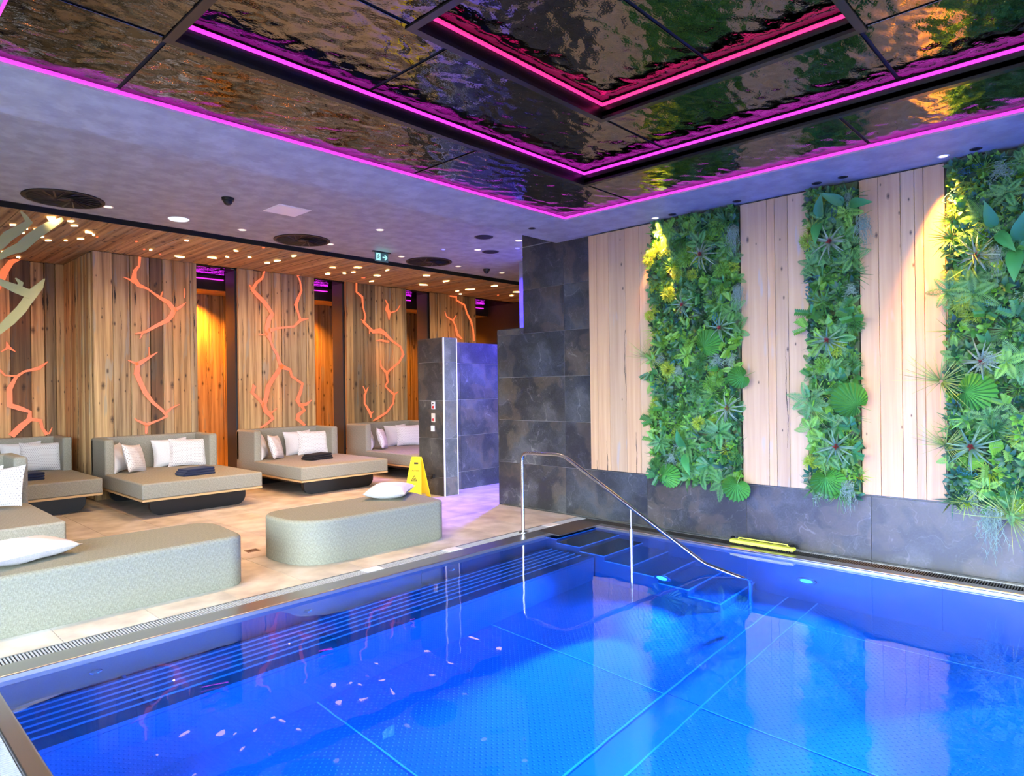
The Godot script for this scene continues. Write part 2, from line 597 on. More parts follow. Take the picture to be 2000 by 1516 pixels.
	glow("ember_glow", Color(1.0, 0.47, 0.24), 1.05)
	glow("warm_spark", Color(1.0, 0.80, 0.55), 6.0)
	glow("downlight_glow", Color(1.0, 0.88, 0.74), 2.0)
	glow("slot_glow", Color(1.0, 0.86, 0.66), 2.0)
	glow("white_lamp_glow", Color(0.93, 0.97, 1.0), 1.1)
	glow("blue_spot_glow", Color(0.35, 0.35, 1.0), 4.0)
	glow("wall_washer_glow", Color(1.0, 0.90, 0.75), 4.0)
	glow("pool_lamp_glow", Color(0.45, 0.75, 1.0), 6.0)
	glow("sign_green_glow", Color(0.02, 0.30, 0.30), 0.7)
	glow("sign_white_glow", Color(0.72, 1.0, 0.98), 1.0)
	plain("olive_paint", Color(0.62, 0.61, 0.40), 0.6)
	plain("sign_yellow", Color(0.98, 0.86, 0.08), 0.45)
	plain("sign_ink", Color(0.12, 0.10, 0.05), 0.6)
	plain("tool_yellow", Color(0.93, 0.92, 0.30), 0.5)
	plain("grating_grey", Color(0.66, 0.67, 0.67), 0.4)
	plain("white_plastic", Color(0.86, 0.86, 0.85), 0.4)
	plain("red_plastic", Color(0.72, 0.16, 0.13), 0.4)
	plain("cream_plastic", Color(0.82, 0.78, 0.70), 0.4)
	plain("steel_plate", Color(0.55, 0.45, 0.36), 0.35, 0.8)
	m = plain("leaf", Color.WHITE, 0.5)
	m.vertex_color_use_as_albedo = true
	m.backlight_enabled = true
	m.backlight = Color(0.22, 0.28, 0.12)
	plain("backing_felt", Color(0.29, 0.34, 0.21), 0.95)
	m = plain("window_glass", Color(1, 1, 1, 0.03), 0.02)
	m.transparency = BaseMaterial3D.TRANSPARENCY_ALPHA
	plain("window_frame", Color(0.16, 0.16, 0.17), 0.5)
	plain("white_wall", Color(0.78, 0.77, 0.75), 0.8)

# ---------------------------------------------------------------- scene
func _ready() -> void:
	rng.seed = 11
	set_camera()
	set_sky()
	make_materials()
	build_shell()
	build_windows()
	build_dark_ceiling()
	build_lounge_ceiling()
	build_lounge_walls()
	build_floor()
	build_planted_wall()
	build_shower()
	build_pool()
	build_furniture()
	build_branches()
	build_ceiling_fittings()
	build_plants()
	build_small_things()

func set_camera() -> void:
	var right := Vector3(cos(YAW), 0, sin(YAW))
	var ahead := Vector3(sin(YAW), 0, -cos(YAW))
	cam_forward = ahead * cos(PITCH) + Vector3.UP * sin(PITCH)
	var up := Vector3.UP * cos(PITCH) - ahead * sin(PITCH)
	cam_right = right * cos(ROLL) + up * sin(ROLL)
	cam_up = up * cos(ROLL) - right * sin(ROLL)
	var cam := Camera3D.new()
	cam.name = "camera"
	add_child(cam)
	cam.transform = Transform3D(Basis(cam_right, cam_up, -cam_forward), EYE)
	cam.fov = rad_to_deg(2.0 * atan(758.0 / FOCAL))
	cam.near = 0.05
	cam.far = 100.0
	cam.current = true

func set_sky() -> void:
	var e := Environment.new()
	e.background_mode = Environment.BG_SKY
	var s := ProceduralSkyMaterial.new()
	s.sky_top_color = Color(0.80, 0.89, 1.0)
	s.sky_horizon_color = Color(0.93, 0.97, 1.0)
	s.ground_bottom_color = Color(0.45, 0.47, 0.48)
	s.ground_horizon_color = Color(0.70, 0.73, 0.76)
	s.sky_energy_multiplier = 4.6
	s.ground_energy_multiplier = 2.5
	e.sky = Sky.new()
	e.sky.sky_material = s
	e.tonemap_mode = Environment.TONE_MAPPER_LINEAR
	e.tonemap_exposure = 1.0
	e.sdfgi_enabled = true
	e.ssao_enabled = true
	e.ssil_enabled = true
	var w := WorldEnvironment.new()
	w.name = "world"
	w.environment = e
	add_child(w)

func spot(parent: Node3D, at: Vector3, towards: Vector3, c: Color, energy: float, angle: float, size := 0.04) -> SpotLight3D:
	var l := SpotLight3D.new()
	l.name = "spot"
	parent.add_child(l, true)
	l.position = at
	var up := Vector3.RIGHT if absf(towards.normalized().y) > 0.95 else Vector3.UP
	l.basis = Basis.looking_at(towards, up)
	l.light_color = c
	l.light_energy = energy
	l.spot_angle = angle
	l.spot_angle_attenuation = 0.9
	l.spot_range = 30.0
	l.light_size = size
	l.shadow_enabled = true
	return l
func area(parent: Node3D, at: Vector3, towards: Vector3, size: Vector2, c: Color, energy: float) -> AreaLight3D:
	var l := AreaLight3D.new()
	l.name = "panel_of_light"
	parent.add_child(l, true)
	l.position = at
	l.basis = Basis.looking_at(towards, Vector3.RIGHT if absf(towards.normalized().y) > 0.95 else Vector3.UP)
	l.area_size = size
	l.area_normalize_energy = true
	l.light_color = c
	l.light_energy = energy
	l.area_range = 30.0
	l.shadow_enabled = true
	return l

func build_shell() -> void:
	put("roof", box_between(Vector3(-3.8, 4.30, -14.0), Vector3(13.0, 4.5, 4.3)), M.grey_plaster)
	tag(get_node("roof"), "concrete roof slab closing the pool hall", "roof", "", "structure")
	put("wall_rear", box_between(Vector3(-3.8, 0, -14.0), Vector3(13.0, 4.3, -13.6)), M.dark_wall)
	tag(get_node("wall_rear"), "dark wall closing the lounge and its passages", "wall", "", "structure")
	put("wall_end", box_between(Vector3(12.6, 0, -13.6), Vector3(13.0, 4.3, -5.0)), M.dark_wall)
	tag(get_node("wall_end"), "dark brown wall at the far end of the lounge", "wall", "", "structure")
	put("wall_lounge_side", box_between(Vector3(-3.8, 0, -13.6), Vector3(-3.5, 4.3, -5.3)), M.white_wall)
	tag(get_node("wall_lounge_side"), "pale wall closing the lounge beside the windows", "wall", "", "structure")
	put("wall_shower_side", box_between(Vector3(9.6, 0, -5.3), Vector3(13.0, 4.3, -5.0)), M.dark_wall)
	tag(get_node("wall_shower_side"), "dark wall behind the shower", "wall", "", "structure")
	var b := structure("ceiling", "smooth grey plaster border round the dark stepped ceiling", "ceiling")
	# four sides of the border, with the stepped opening in the middle
	put("border_strip", box_between(Vector3(-3.5, SOFFIT_Y, -5.56), Vector3(6.79, 4.3, -4.74)), M.grey_plaster, b)
	put("border_strip", box_between(Vector3(5.94, SOFFIT_Y, -4.74), Vector3(6.79, 4.3, 4.0)), M.grey_plaster, b)
	put("border_strip", box_between(Vector3(-3.5, SOFFIT_Y, -4.74), Vector3(0.66, 4.3, 4.0)), M.grey_plaster, b)
	put("border_strip", box_between(Vector3(0.66, SOFFIT_Y, 0.54), Vector3(5.94, 4.3, 4.0)), M.grey_plaster, b)

func build_windows() -> void:
	# unseen window openings behind and beside the camera, placed and sized to let in daylight
	var n := 0
	for side in 2:
		var from := -3.5 if side == 0 else -5.3
		var to := 6.79 if side == 0 else 4.0
		var count := 6 if side == 0 else 5
		var step := (to - from) / count
		for k in count:
			if side == 0 and k % 2 == 1:
				var pier := put("wall_pier_%d" % k, box_between(Vector3(from + step * k, 1.40, 4.0), Vector3(from + step * (k + 1), 3.58, 4.3)), M.white_wall)  # solid bays added to cut daylight on the ottoman fronts
				tag(pier, "pale wall pier added between windows to cut daylight", "wall", "", "structure")
				continue
			n += 1
			var w := structure("window_%d" % n, "unseen tall window opening in the pool hall front, letting in daylight", "window")
			var mid := from + step * (k + 0.5)
			for part in 4:
				var low := 1.40 if side == 0 else 0.0
				var s := Vector3(0.08, 3.5 - low, 0.1) if part < 2 else Vector3(step, 0.12, 0.1)
				var off := Vector3((part * 2 - 1) * (step * 0.5 - 0.04), 1.79 + low * 0.5, 0) if part < 2 else Vector3(0, low + 0.06 if part == 2 else 3.52, 0)
				if side == 1:
					s = Vector3(s.z, s.y, s.x)
					off = Vector3(off.z, off.y, off.x)
				put("frame_bar", box_mesh(s), M.window_frame, w, off + (Vector3(mid, 0, 4.05) if side == 0 else Vector3(-3.55, 0, mid)))
	put("wall_parapet", box_between(Vector3(-3.8, 0, 4.0), Vector3(7.1, 1.40, 4.3)), M.white_wall)  # parapet added to hold back daylight from the ottomans
	tag(get_node("wall_parapet"), "pale parapet added below the window front to cut daylight", "wall", "", "structure")
	put("wall_front", box_between(Vector3(-3.8, 3.58, 4.0), Vector3(7.1, 4.3, 4.3)), M.white_wall)
	tag(get_node("wall_front"), "pale lintel over the glazed front", "wall", "", "structure")
	put("wall_terrace", box_between(Vector3(-3.8, 3.58, -5.3), Vector3(-3.5, 4.3, 4.0)), M.white_wall)
	tag(get_node("wall_terrace"), "pale lintel over the terrace windows", "wall", "", "structure")

func led_run(parent: Node3D, a: Vector3, b: Vector3, mat: Material, c: Color, energy: float, towards: Vector3) -> void:
	var s := (b - a).abs() + Vector3(0.014, 0.014, 0.014)
	var o := put("light_bar", rounded_box(Vector3(maxf(s.x, 0.02), 0.023, maxf(s.z, 0.02)), 0.006, 2), mat, parent, (a + b) * 0.5)
	o.set_meta("label", "glowing bar of light")
	var long := maxf(s.x, s.z)
	var l := area(parent, (a + b) * 0.5 + towards.normalized() * 0.03, towards, Vector2(long, 0.025), c, energy)
	if absf((b - a).x) > absf((b - a).z):
		l.basis = Basis(Vector3.RIGHT, -towards.normalized().cross(Vector3.RIGHT), -towards.normalized())
	else:
		l.basis = Basis(Vector3.BACK, -towards.normalized().cross(Vector3.BACK), -towards.normalized())

func build_dark_ceiling() -> void:
	put("ceiling_backing", box_between(Vector3(0.66, 3.93, -4.74), Vector3(5.94, 4.3, 0.54)), M.black_gap)
	tag(get_node("ceiling_backing"), "black slab behind the rippled ceiling panels", "ceiling", "", "structure")
	var t := structure("ceiling_stepped", "stepped ceiling of rippled dark mirror panels in black frames", "ceiling")
	var g := 0.012
	var panels := [
		[3.62, [[0.66, 1.37, -4.74, -3.84], [1.37, 3.76, -4.74, -3.84], [3.76, 5.94, -4.74, -3.84], [5.12, 5.94, -3.84, -1.56], [5.12, 5.94, -1.56, 0.54], [0.66, 1.40, -3.84, -1.6], [0.66, 1.40, -1.6, 0.54], [1.40, 3.26, -0.34, 0.54], [3.26, 5.12, -0.34, 0.54]]],
		[3.74, [[1.40, 2.67, -3.84, -2.97], [2.67, 5.12, -3.84, -2.97], [4.20, 5.12, -2.97, -1.16], [4.20, 5.12, -1.16, -0.34], [1.40, 2.40, -2.97, -0.34], [2.40, 4.20, -1.17, -0.34]]],
		[3.86, [[2.40, 4.20, -2.97, -2.08], [2.40, 4.20, -2.08, -1.17]]]]
	for lv in panels:
		var y: float = lv[0]
		for p in lv[1]:
			var st := begin()
			var a := Vector3(p[0] + g, y, p[2] + g)
			var b := Vector3(p[1] - g, y + 0.008, p[3] - g)
			var o := Vector2(rng.randf() * 3, rng.randf() * 3)
			rounded_into(st, Vector3.ZERO, b - a, 0.003, 1, 2, o)
			put("mirror_panel", st.commit(), M.rippled_mirror, t, (a + b) * 0.5)
			# black carcass above each panel shows as the joint
			put("panel_carcass", box_between(Vector3(p[0], y + 0.012, p[2]), Vector3(p[1], y + 0.05, p[3])), M.black_gap, t)
	for r in [[1.40, 5.12, -3.84, -0.34, 3.61, 3.76], [2.40, 4.20, -2.97, -1.17, 3.73, 3.88]]:
		var w := 0.05
		for k in 4:
			var a := Vector3(r[0] - w, r[4], r[2] - w)
			var b := Vector3(r[1] + w, r[5], r[2])
			if k == 1: a = Vector3(r[0] - w, r[4], r[3]); b = Vector3(r[1] + w, r[5], r[3] + w)
			if k == 2: a = Vector3(r[0] - w, r[4], r[2]); b = Vector3(r[0], r[5], r[3])
			if k == 3: a = Vector3(r[1], r[4], r[2]); b = Vector3(r[1] + w, r[5], r[3])
			put("riser_board", box_between(a, b), M.black_riser, t)
	var loops := [
		["magenta_led", 0.66, 5.94, -4.74, 0.54, 3.604, Color(0.95, 0.15, 1.0), "outermost magenta light line along the grey plaster border"],
		["magenta_led", 1.40, 5.12, -3.84, -0.34, 3.716, Color(1.0, 0.15, 0.95), "magenta light line round the middle step of the dark ceiling"],
		["pink_led", 2.40, 4.20, -2.97, -1.17, 3.836, Color(1.0, 0.12, 0.5), "pink light line round the innermost step of the dark ceiling"]]
	for l in loops:
		var o := thing("led_light_line", l[7], "light strip")
		var i := 0.012
		var x0: float = l[1] + i
		var x1: float = l[2] - i
		var z0: float = l[3] + i
		var z1: float = l[4] - i
		led_run(o, Vector3(x0, l[5], z0), Vector3(x1, l[5], z0), M[l[0]], l[6], 0.03, Vector3(0, -0.6, 1))
		led_run(o, Vector3(x0, l[5], z1), Vector3(x1, l[5], z1), M[l[0]], l[6], 0.03, Vector3(0, -0.6, -1))
		led_run(o, Vector3(x0, l[5], z0), Vector3(x0, l[5], z1), M[l[0]], l[6], 0.03, Vector3(1, -0.6, 0))
		led_run(o, Vector3(x1, l[5], z0), Vector3(x1, l[5], z1), M[l[0]], l[6], 0.03, Vector3(-1, -0.6, 0))

func build_lounge_ceiling() -> void:
	put("ceiling_lounge", box_between(Vector3(-3.5, LOUNGE_Y, -9.40), Vector3(12.6, 4.3, -5.56)), M.grey_plaster)
	tag(get_node("ceiling_lounge"), "grey plaster ceiling over the lounge floor", "ceiling", "", "structure")
	var slot := structure("trim_1", "deep black slot between plaster ceiling and wood ceiling", "trim")
	put("slot_top", box_between(Vector3(-3.5, 4.20, -9.74), Vector3(12.6, 4.3, -9.40)), M.black_gap, slot)
	put("slot_side", box_between(Vector3(-3.5, 3.896, -9.41), Vector3(12.6, 4.2, -9.40)), M.black_gap, slot)
	put("slot_side", box_between(Vector3(-3.5, 3.895, -9.75), Vector3(12.6, 4.2, -9.735)), M.black_gap, slot)
	# unseen warm lamps behind the plaster edge, placed to light the plank walls
	for k in 6:
		var o := thing("slot_washer_light", "slim unseen light bar in the black ceiling slot, lighting the plank walls", "ceiling light", Vector3(1.6 + k * 1.8, 3.926, -9.428), "unseen light bars in the black ceiling slot")
		put("lamp_bar", rounded_box(Vector3(1.2, 0.03, 0.02), 0.008, 2), M.slot_glow, o)
		for x in [-0.45, 0.45]: spot(o, Vector3(x, -0.004, -0.025), Vector3(0, -0.84, -1), Color(1.0, 0.88, 0.70), 1.35, 34, 0.02)
	var edge := put("trim_2", box_between(Vector3(-3.5, 3.885, -9.405), Vector3(12.6, 3.896, -9.40)), M.black_frame)
	tag(edge, "thin black edge of the plaster ceiling", "trim", "", "structure")
	var w := structure("ceiling_wood", "low wood ceiling of old planks over the daybeds", "ceiling")
	var x := -0.4
	while x < 12.6:
		var wd := rng.randf_range(0.13, 0.24)
		var back := BAY_Z if x < 2.9 else PANEL_Z - 0.02
		put("plank", box_between(Vector3(x, LOUNGE_Y + rng.randf_range(0.0, 0.008), back), Vector3(minf(x + wd - 0.004, 12.6), 3.93, -9.74), 2, Vector2(rng.randf() * 0.75, rng.randf() * 0.1), Vector2(1, 1.0 / 4.2)), M["old_wood_%d" % [0, 2, 4, 2][rng.randi() % 4]], w)
		x += wd
	put("ceiling_deck", box_between(Vector3(-3.5, 3.935, BAY_Z), Vector3(12.6, 4.3, -9.74)), M.black_gap, w)

func plank_wall(parent: Node3D, x0: float, x1: float, z: float, y0: float, y1: float, thick: float, kinds: Array) -> void:
	var x := x0
	while x < x1 - 0.01:
		var wd := minf(rng.randf_range(0.15, 0.33), x1 - x)
		if x1 - x - wd < 0.06: wd = x1 - x
		var proud := rng.randf_range(0.0, 0.05)
		var s := Vector3(wd - 0.005, y1 - y0, thick + proud)
		var mesh := rounded_box(s, 0.006 if rng.randf() < 0.65 else 0.018, 2, 1, Vector2(rng.randf() * 0.72, 0), Vector2(1, 1.0 / 4.2))
		put("plank", mesh, M["old_wood_%d" % kinds[rng.randi() % kinds.size()]], parent, Vector3(x + wd * 0.5, (y0 + y1) * 0.5, z - thick * 0.5 + proud * 0.5))
		x += wd

func build_lounge_walls() -> void:
	var spans := [[3.03, 4.60], [5.31, 6.84], [7.55, 9.11], [9.80, 11.23]]
	var names := ["panel of old planks behind the daybed with the navy towel", "panel of old planks behind the daybed with the black towel", "panel of old planks behind the daybed half hidden by the slate partition", "panel of old planks above the shower partition"]
	for k in 4:
		var w := structure("wall_panel_%d" % (k + 1), names[k], "wall")
		plank_wall(w, spans[k][0], spans[k][1], PANEL_Z, 0.0, LOUNGE_Y, 0.03, [0, 1, 2, 3, 4, 0, 4])
		put("panel_core", box_between(Vector3(spans[k][0] + 0.0, 0, -12.28), Vector3(spans[k][1], LOUNGE_Y, -11.90)), M.dark_metal, w)
		put("shadow_gap", box_between(Vector3(spans[k][0] + 0.035, 0, -11.90), Vector3(spans[k][1] - 0.01, LOUNGE_Y, -11.83)), M.black_gap, w)
	# bay wall to the side of the first panel, and its return
	var b := structure("wall_bay", "recessed wall of old planks behind the first daybed", "wall")
	plank_wall(b, 0.9, 3.03, BAY_Z, 0.0, LOUNGE_Y, 0.03, [0, 1, 3, 4])
	var r := structure("wall_return", "side wall of round edged old timbers beside the recessed bay", "wall")
	var z := -11.83
	for wd in [0.05, 0.30, 0.07, 0.27, 0.08, 0.33, 0.42, 0.11]:
		var mesh := rounded_box(Vector3(0.14 if wd > 0.2 else 0.07, LOUNGE_Y, wd - 0.01), 0.05 if wd > 0.2 else 0.02, 3, 1, Vector2(rng.randf() * 0.72, 0), Vector2(1, 1.0 / 4.2))
		put("plank", mesh, M["old_wood_%d" % [4, 2, 4, 4, 1, 2, 4, 0][int(wd * 100) % 8]], r, Vector3(3.06, LOUNGE_Y * 0.5, z - wd * 0.5))
		z -= wd
	# passages between the panels
	var p := structure("wall_passage", "amber lit plank wall at the back of the passages", "wall")
	plank_wall(p, 3.2, 12.6, BAY_Z, 0.0, 3.60, 0.03, [0, 2, 4])
	var c := structure("ceiling_passage", "passage ceiling with rippled mirror strip and wood soffit", "ceiling")
	put("soffit_board", box_between(Vector3(3.2, 3.60, BAY_Z), Vector3(12.6, 3.63, -12.75), 0, Vector2.ZERO, Vector2(1, 1.0 / 4.2)), M.old_wood_2, c)
	put("mirror_panel", box_mesh(Vector3(9.4, 0.01, 0.93), 2), M.rippled_mirror, c, Vector3(7.9, 3.87, -12.28))
	put("passage_deck", box_between(Vector3(3.2, 3.88, BAY_Z), Vector3(12.6, 4.3, -11.82)), M.black_gap, c)
	put("soffit_face", box_between(Vector3(3.2, 3.60, -12.76), Vector3(12.6, 3.87, -12.74)), M.dark_wall, c)
	var gaps := [4.955, 7.195, 9.455, 11.9]  # the amber spots are unseen, placed to light the passage walls
	for k in 4:
		var o := thing("passage_light", ["unseen amber ceiling spot in the passage beside the daybed with the navy towel", "unseen amber ceiling spot in the passage beside the daybed with the black towel", "unseen amber ceiling spot in the passage behind the slate partition", "unseen amber ceiling spot in the last dark passage"][k], "ceiling light", Vector3(gaps[k], 3.596, -13.05))
		put("lamp_face", lathe([Vector2(0, -0.004), Vector2(0.03, -0.004), Vector2(0.036, 0.004)], 12), M.downlight_glow, o)
		spot(o, Vector3(0, -0.03, 0), Vector3(0.0, -1, -0.22), Color(1.0, 0.60, 0.16), [24.0, 21.0, 19.0, 8.0][k], 62)
		var s := thing("led_light_line", ["magenta light line in the passage beside the daybed with the navy towel", "magenta light line in the passage beside the daybed with the black towel", "magenta light line in the passage behind the slate partition", "magenta light line in the last dark passage"][k], "light strip")
		led_run(s, Vector3(gaps[k] - 0.5, 3.80, -12.71), Vector3(gaps[k] + 0.5, 3.80, -12.71), M.magenta_led, Color(0.9, 0.15, 1.0), 0.04, Vector3(0, 0.2, 1))

func build_floor() -> void:
	var f := structure("floor", "cream stone tiles on the lounge floor", "floor")
	put("floor_bed", box_between(Vector3(-3.5, -0.25, -13.6), Vector3(12.6, -0.010, -5.27)), M.grout, f)
	put("floor_margin", box_between(Vector3(-3.5, -0.01, -13.6), Vector3(0.56, 0.0, -5.27)), M.cream_stone, f)
	put("floor_margin", box_between(Vector3(9.57, -0.01, -13.6), Vector3(12.6, 0.0, -5.27)), M.cream_stone, f)
	put("floor_margin", box_between(Vector3(0.56, -0.01, -13.6), Vector3(9.57, 0.0, -12.48)), M.cream_stone, f)
	var tile := box_mesh(Vector3(0.597, 0.010, 1.197))
	var last := box_mesh(Vector3(0.597, 0.010, 1.197))
	for i in 15:
		for j in 6:
			var x := 0.56 + 0.3 + i * 0.6005
			var z := -5.27 - 0.6 - j * 1.2015
			put("tile", tile if (i + j) % 3 else last, M[["cream_stone", "cream_stone_0", "cream_stone_1"][rng.randi() % 3]], f, Vector3(x, -0.005, z))
	var d := structure("floor_deck", "cream stone deck at the short side of the pool", "floor")
	put("deck_slab", box_between(Vector3(-3.5, -0.25, -5.27), Vector3(0.30, 0.0, 4.0)), M.cream_stone, d)
	put("deck_slab", box_between(Vector3(0.30, -0.25, 3.32), Vector3(6.79, 0.0, 4.0)), M.cream_stone, d)

func slate_tile(parent: Node3D, a: Vector3, b: Vector3, face: int) -> void:
	# face: 0 looks to -x, 2 looks to +z; thin slab with its own cut of the slate
	var s := (b - a).abs()
	var uvs := Vector2(1.0 / 2.4, 1.0 / 2.4)
	var mesh := rounded_box(s, 0.0015, 1, 1, Vector2(rng.randf() * 0.5, rng.randf() * 0.75), uvs)
	put("tile", mesh, M["slate_%d" % (rng.randi() % 4)], parent, (a + b) * 0.5)

func build_planted_wall() -> void:
	var w := structure("wall_planted", "slate tiled wall carrying wood panels and planted strips", "wall")
	put("wall_core", box_between(Vector3(WALL_X + 0.012, -0.25, -6.17), Vector3(7.09, 4.3, 4.0)), M.pale_grout, w)
	put("wall_core", box_between(Vector3(WALL_X + 0.012, -0.25, -6.67), Vector3(7.09, 2.495, -6.17)), M.pale_grout, w)
	var zs := [-6.67, -5.45, -4.22, -3.01, -1.81, -0.61, 0.59, 1.79, 2.99, 4.0]
	for row in 8:
		var y0 := 0.02 + 0.6 * row - 0.6
		var y1 := y0 + 0.6
		y0 = maxf(y0, -0.02)
		for k in zs.size() - 1:
			var za: float = zs[k]
			if row >= 3 and k > 0 and za > -4.3 and za < -0.7: continue
			var top := minf(y1, SOFFIT_Y + 0.03)
			if row == 7:
				if k > 0: continue
				top = LOUNGE_Y
			if k == 0 and row == 5:
				slate_tile(w, Vector3(WALL_X, y0 + 0.0, -6.17 + 0.001), Vector3(WALL_X + 0.012, y1 - 0.003, zs[1] - 0.003), 0)
				slate_tile(w, Vector3(WALL_X, y0, -6.67), Vector3(WALL_X + 0.012, 2.495, -6.17 - 0.002), 0)
				continue
			if k == 0 and row > 5: za = -6.17
			slate_tile(w, Vector3(WALL_X, y0, za), Vector3(WALL_X + 0.012, top - 0.003, zs[k + 1] - 0.003), 0)
	put("capping_tile", box_between(Vector3(WALL_X, 2.495, -6.67), Vector3(7.09, 2.507, -6.17)), M.slate_1, w)
	put("end_tile", box_between(Vector3(WALL_X, 0.0, -6.682), Vector3(7.09, 2.5, -6.67)), M.slate_0, w)
	# pale wood panels between the planted strips
	var bands := [[-5.00, -4.07, "pale wood panel next to the bare slate", [0.12, 0.18, 0.24, 0.20, 0.19]], [-3.02, -2.33, "pale wood panel with grey knots between two planted strips", [0.28, 0.08, 0.13, 0.20]], [-1.87, -1.19, "pale wood panel under the warm wall light between planted strips", [0.16, 0.18, 0.11, 0.07, 0.16]]]
	for b in bands:
		var p := thing("wood_panel", b[2], "wood panel", Vector3(WALL_X, 0, b[0]), "pale wood panels on the planted wall")
		var z := 0.0
		for k in b[3].size():
			var wd: float = b[3][k]
			if k == b[3].size() - 1: wd = b[1] - b[0] - z
			var s := Vector3(0.028 + rng.randf() * 0.004, 2.925, wd - 0.003)
			var mesh := rounded_box(s, 0.003, 1, 1, Vector2(rng.randf() * 0.7, rng.randf() * 0.25), Vector2(1, 1.0 / 4.2))
			put("plank", mesh, M["pale_wood_%d" % (rng.randi() % 4)], p, Vector3(-s.x * 0.5 - 0.025, 0.64 + 2.925 * 0.5, z + wd * 0.5))
			z += wd
		put("batten", box_between(Vector3(-0.026, 0.72, 0.03), Vector3(0, 3.5, b[1] - b[0] - 0.03)), M.black_gap, p)

func build_shower() -> void:
	var p := structure("wall_shower_partition", "free standing slate partition with white metal edge and control plates", "wall")
	put("partition_core", box_between(Vector3(6.752, 0, -8.42), Vector3(7.008, 2.45, -7.822)), M.pale_grout, p)
	var ys := [0.0, 0.29, 0.89, 1.49, 2.09, 2.46]
	for k in 5:
		slate_tile(p, Vector3(6.74, ys[k], -8.43), Vector3(6.752, ys[k + 1] - 0.004, -7.822), 0)
		slate_tile(p, Vector3(6.752, ys[k], -7.822), Vector3(7.02, ys[k + 1] - 0.004, -7.81), 2)
	slate_tile(p, Vector3(6.74, 2.456, -8.43), Vector3(7.02, 2.468, -7.81), 1)
	put("edge_strip", box_between(Vector3(6.734, 0, -7.824), Vector3(6.752, 2.466, -7.804)), M.white_plastic, p)
	put("edge_strip", box_between(Vector3(7.008, 0, -7.82), Vector3(7.022, 2.466, -7.806)), M.white_plastic, p)
	var q := structure("wall_shower_back", "slate wall at the back of the shower in blue light", "wall")
	put("back_core", box_between(Vector3(7.02, 0, -8.45), Vector3(9.2, 2.43, -8.162)), M.pale_grout, q)
	var xs := [7.02, 7.40, 8.60, 9.20]
	ys = [0.0, 0.29, 0.89, 1.49, 2.09, 2.44]
	for i in 3:
		for k in 5:
			slate_tile(q, Vector3(xs[i], ys[k], -8.162), Vector3(xs[i + 1] - 0.004, ys[k + 1] - 0.004, -8.15), 2)
	var s := structure("wall_shower_end", "full height wall of the shower lit deep blue", "wall")
	put("end_core", box_between(Vector3(8.62, 0, -7.92), Vector3(8.9, LOUNGE_Y, -5.3)), M.grey_plaster, s)
	# blue shower lamps in the lounge ceiling
	for k in 2:
		var at: Vector3 = [Vector3(7.75, LOUNGE_Y, -7.15), Vector3(8.35, LOUNGE_Y, -7.55)][k]
		var o := thing("blue_shower_light", ["blue ceiling spot over the shower floor", "blue ceiling spot beside the blue shower wall"][k], "ceiling light", at)
		put("lamp_face", lathe([Vector2(0, -0.006), Vector2(0.03, -0.006), Vector2(0.036, 0.0)], 12), M.blue_spot_glow, o)
		spot(o, Vector3(0, -0.04, 0), Vector3(0.05, -1, 0.05), Color(0.16, 0.08, 1.0), [48.0, 40.0][k], [50, 62][k], 0.05)

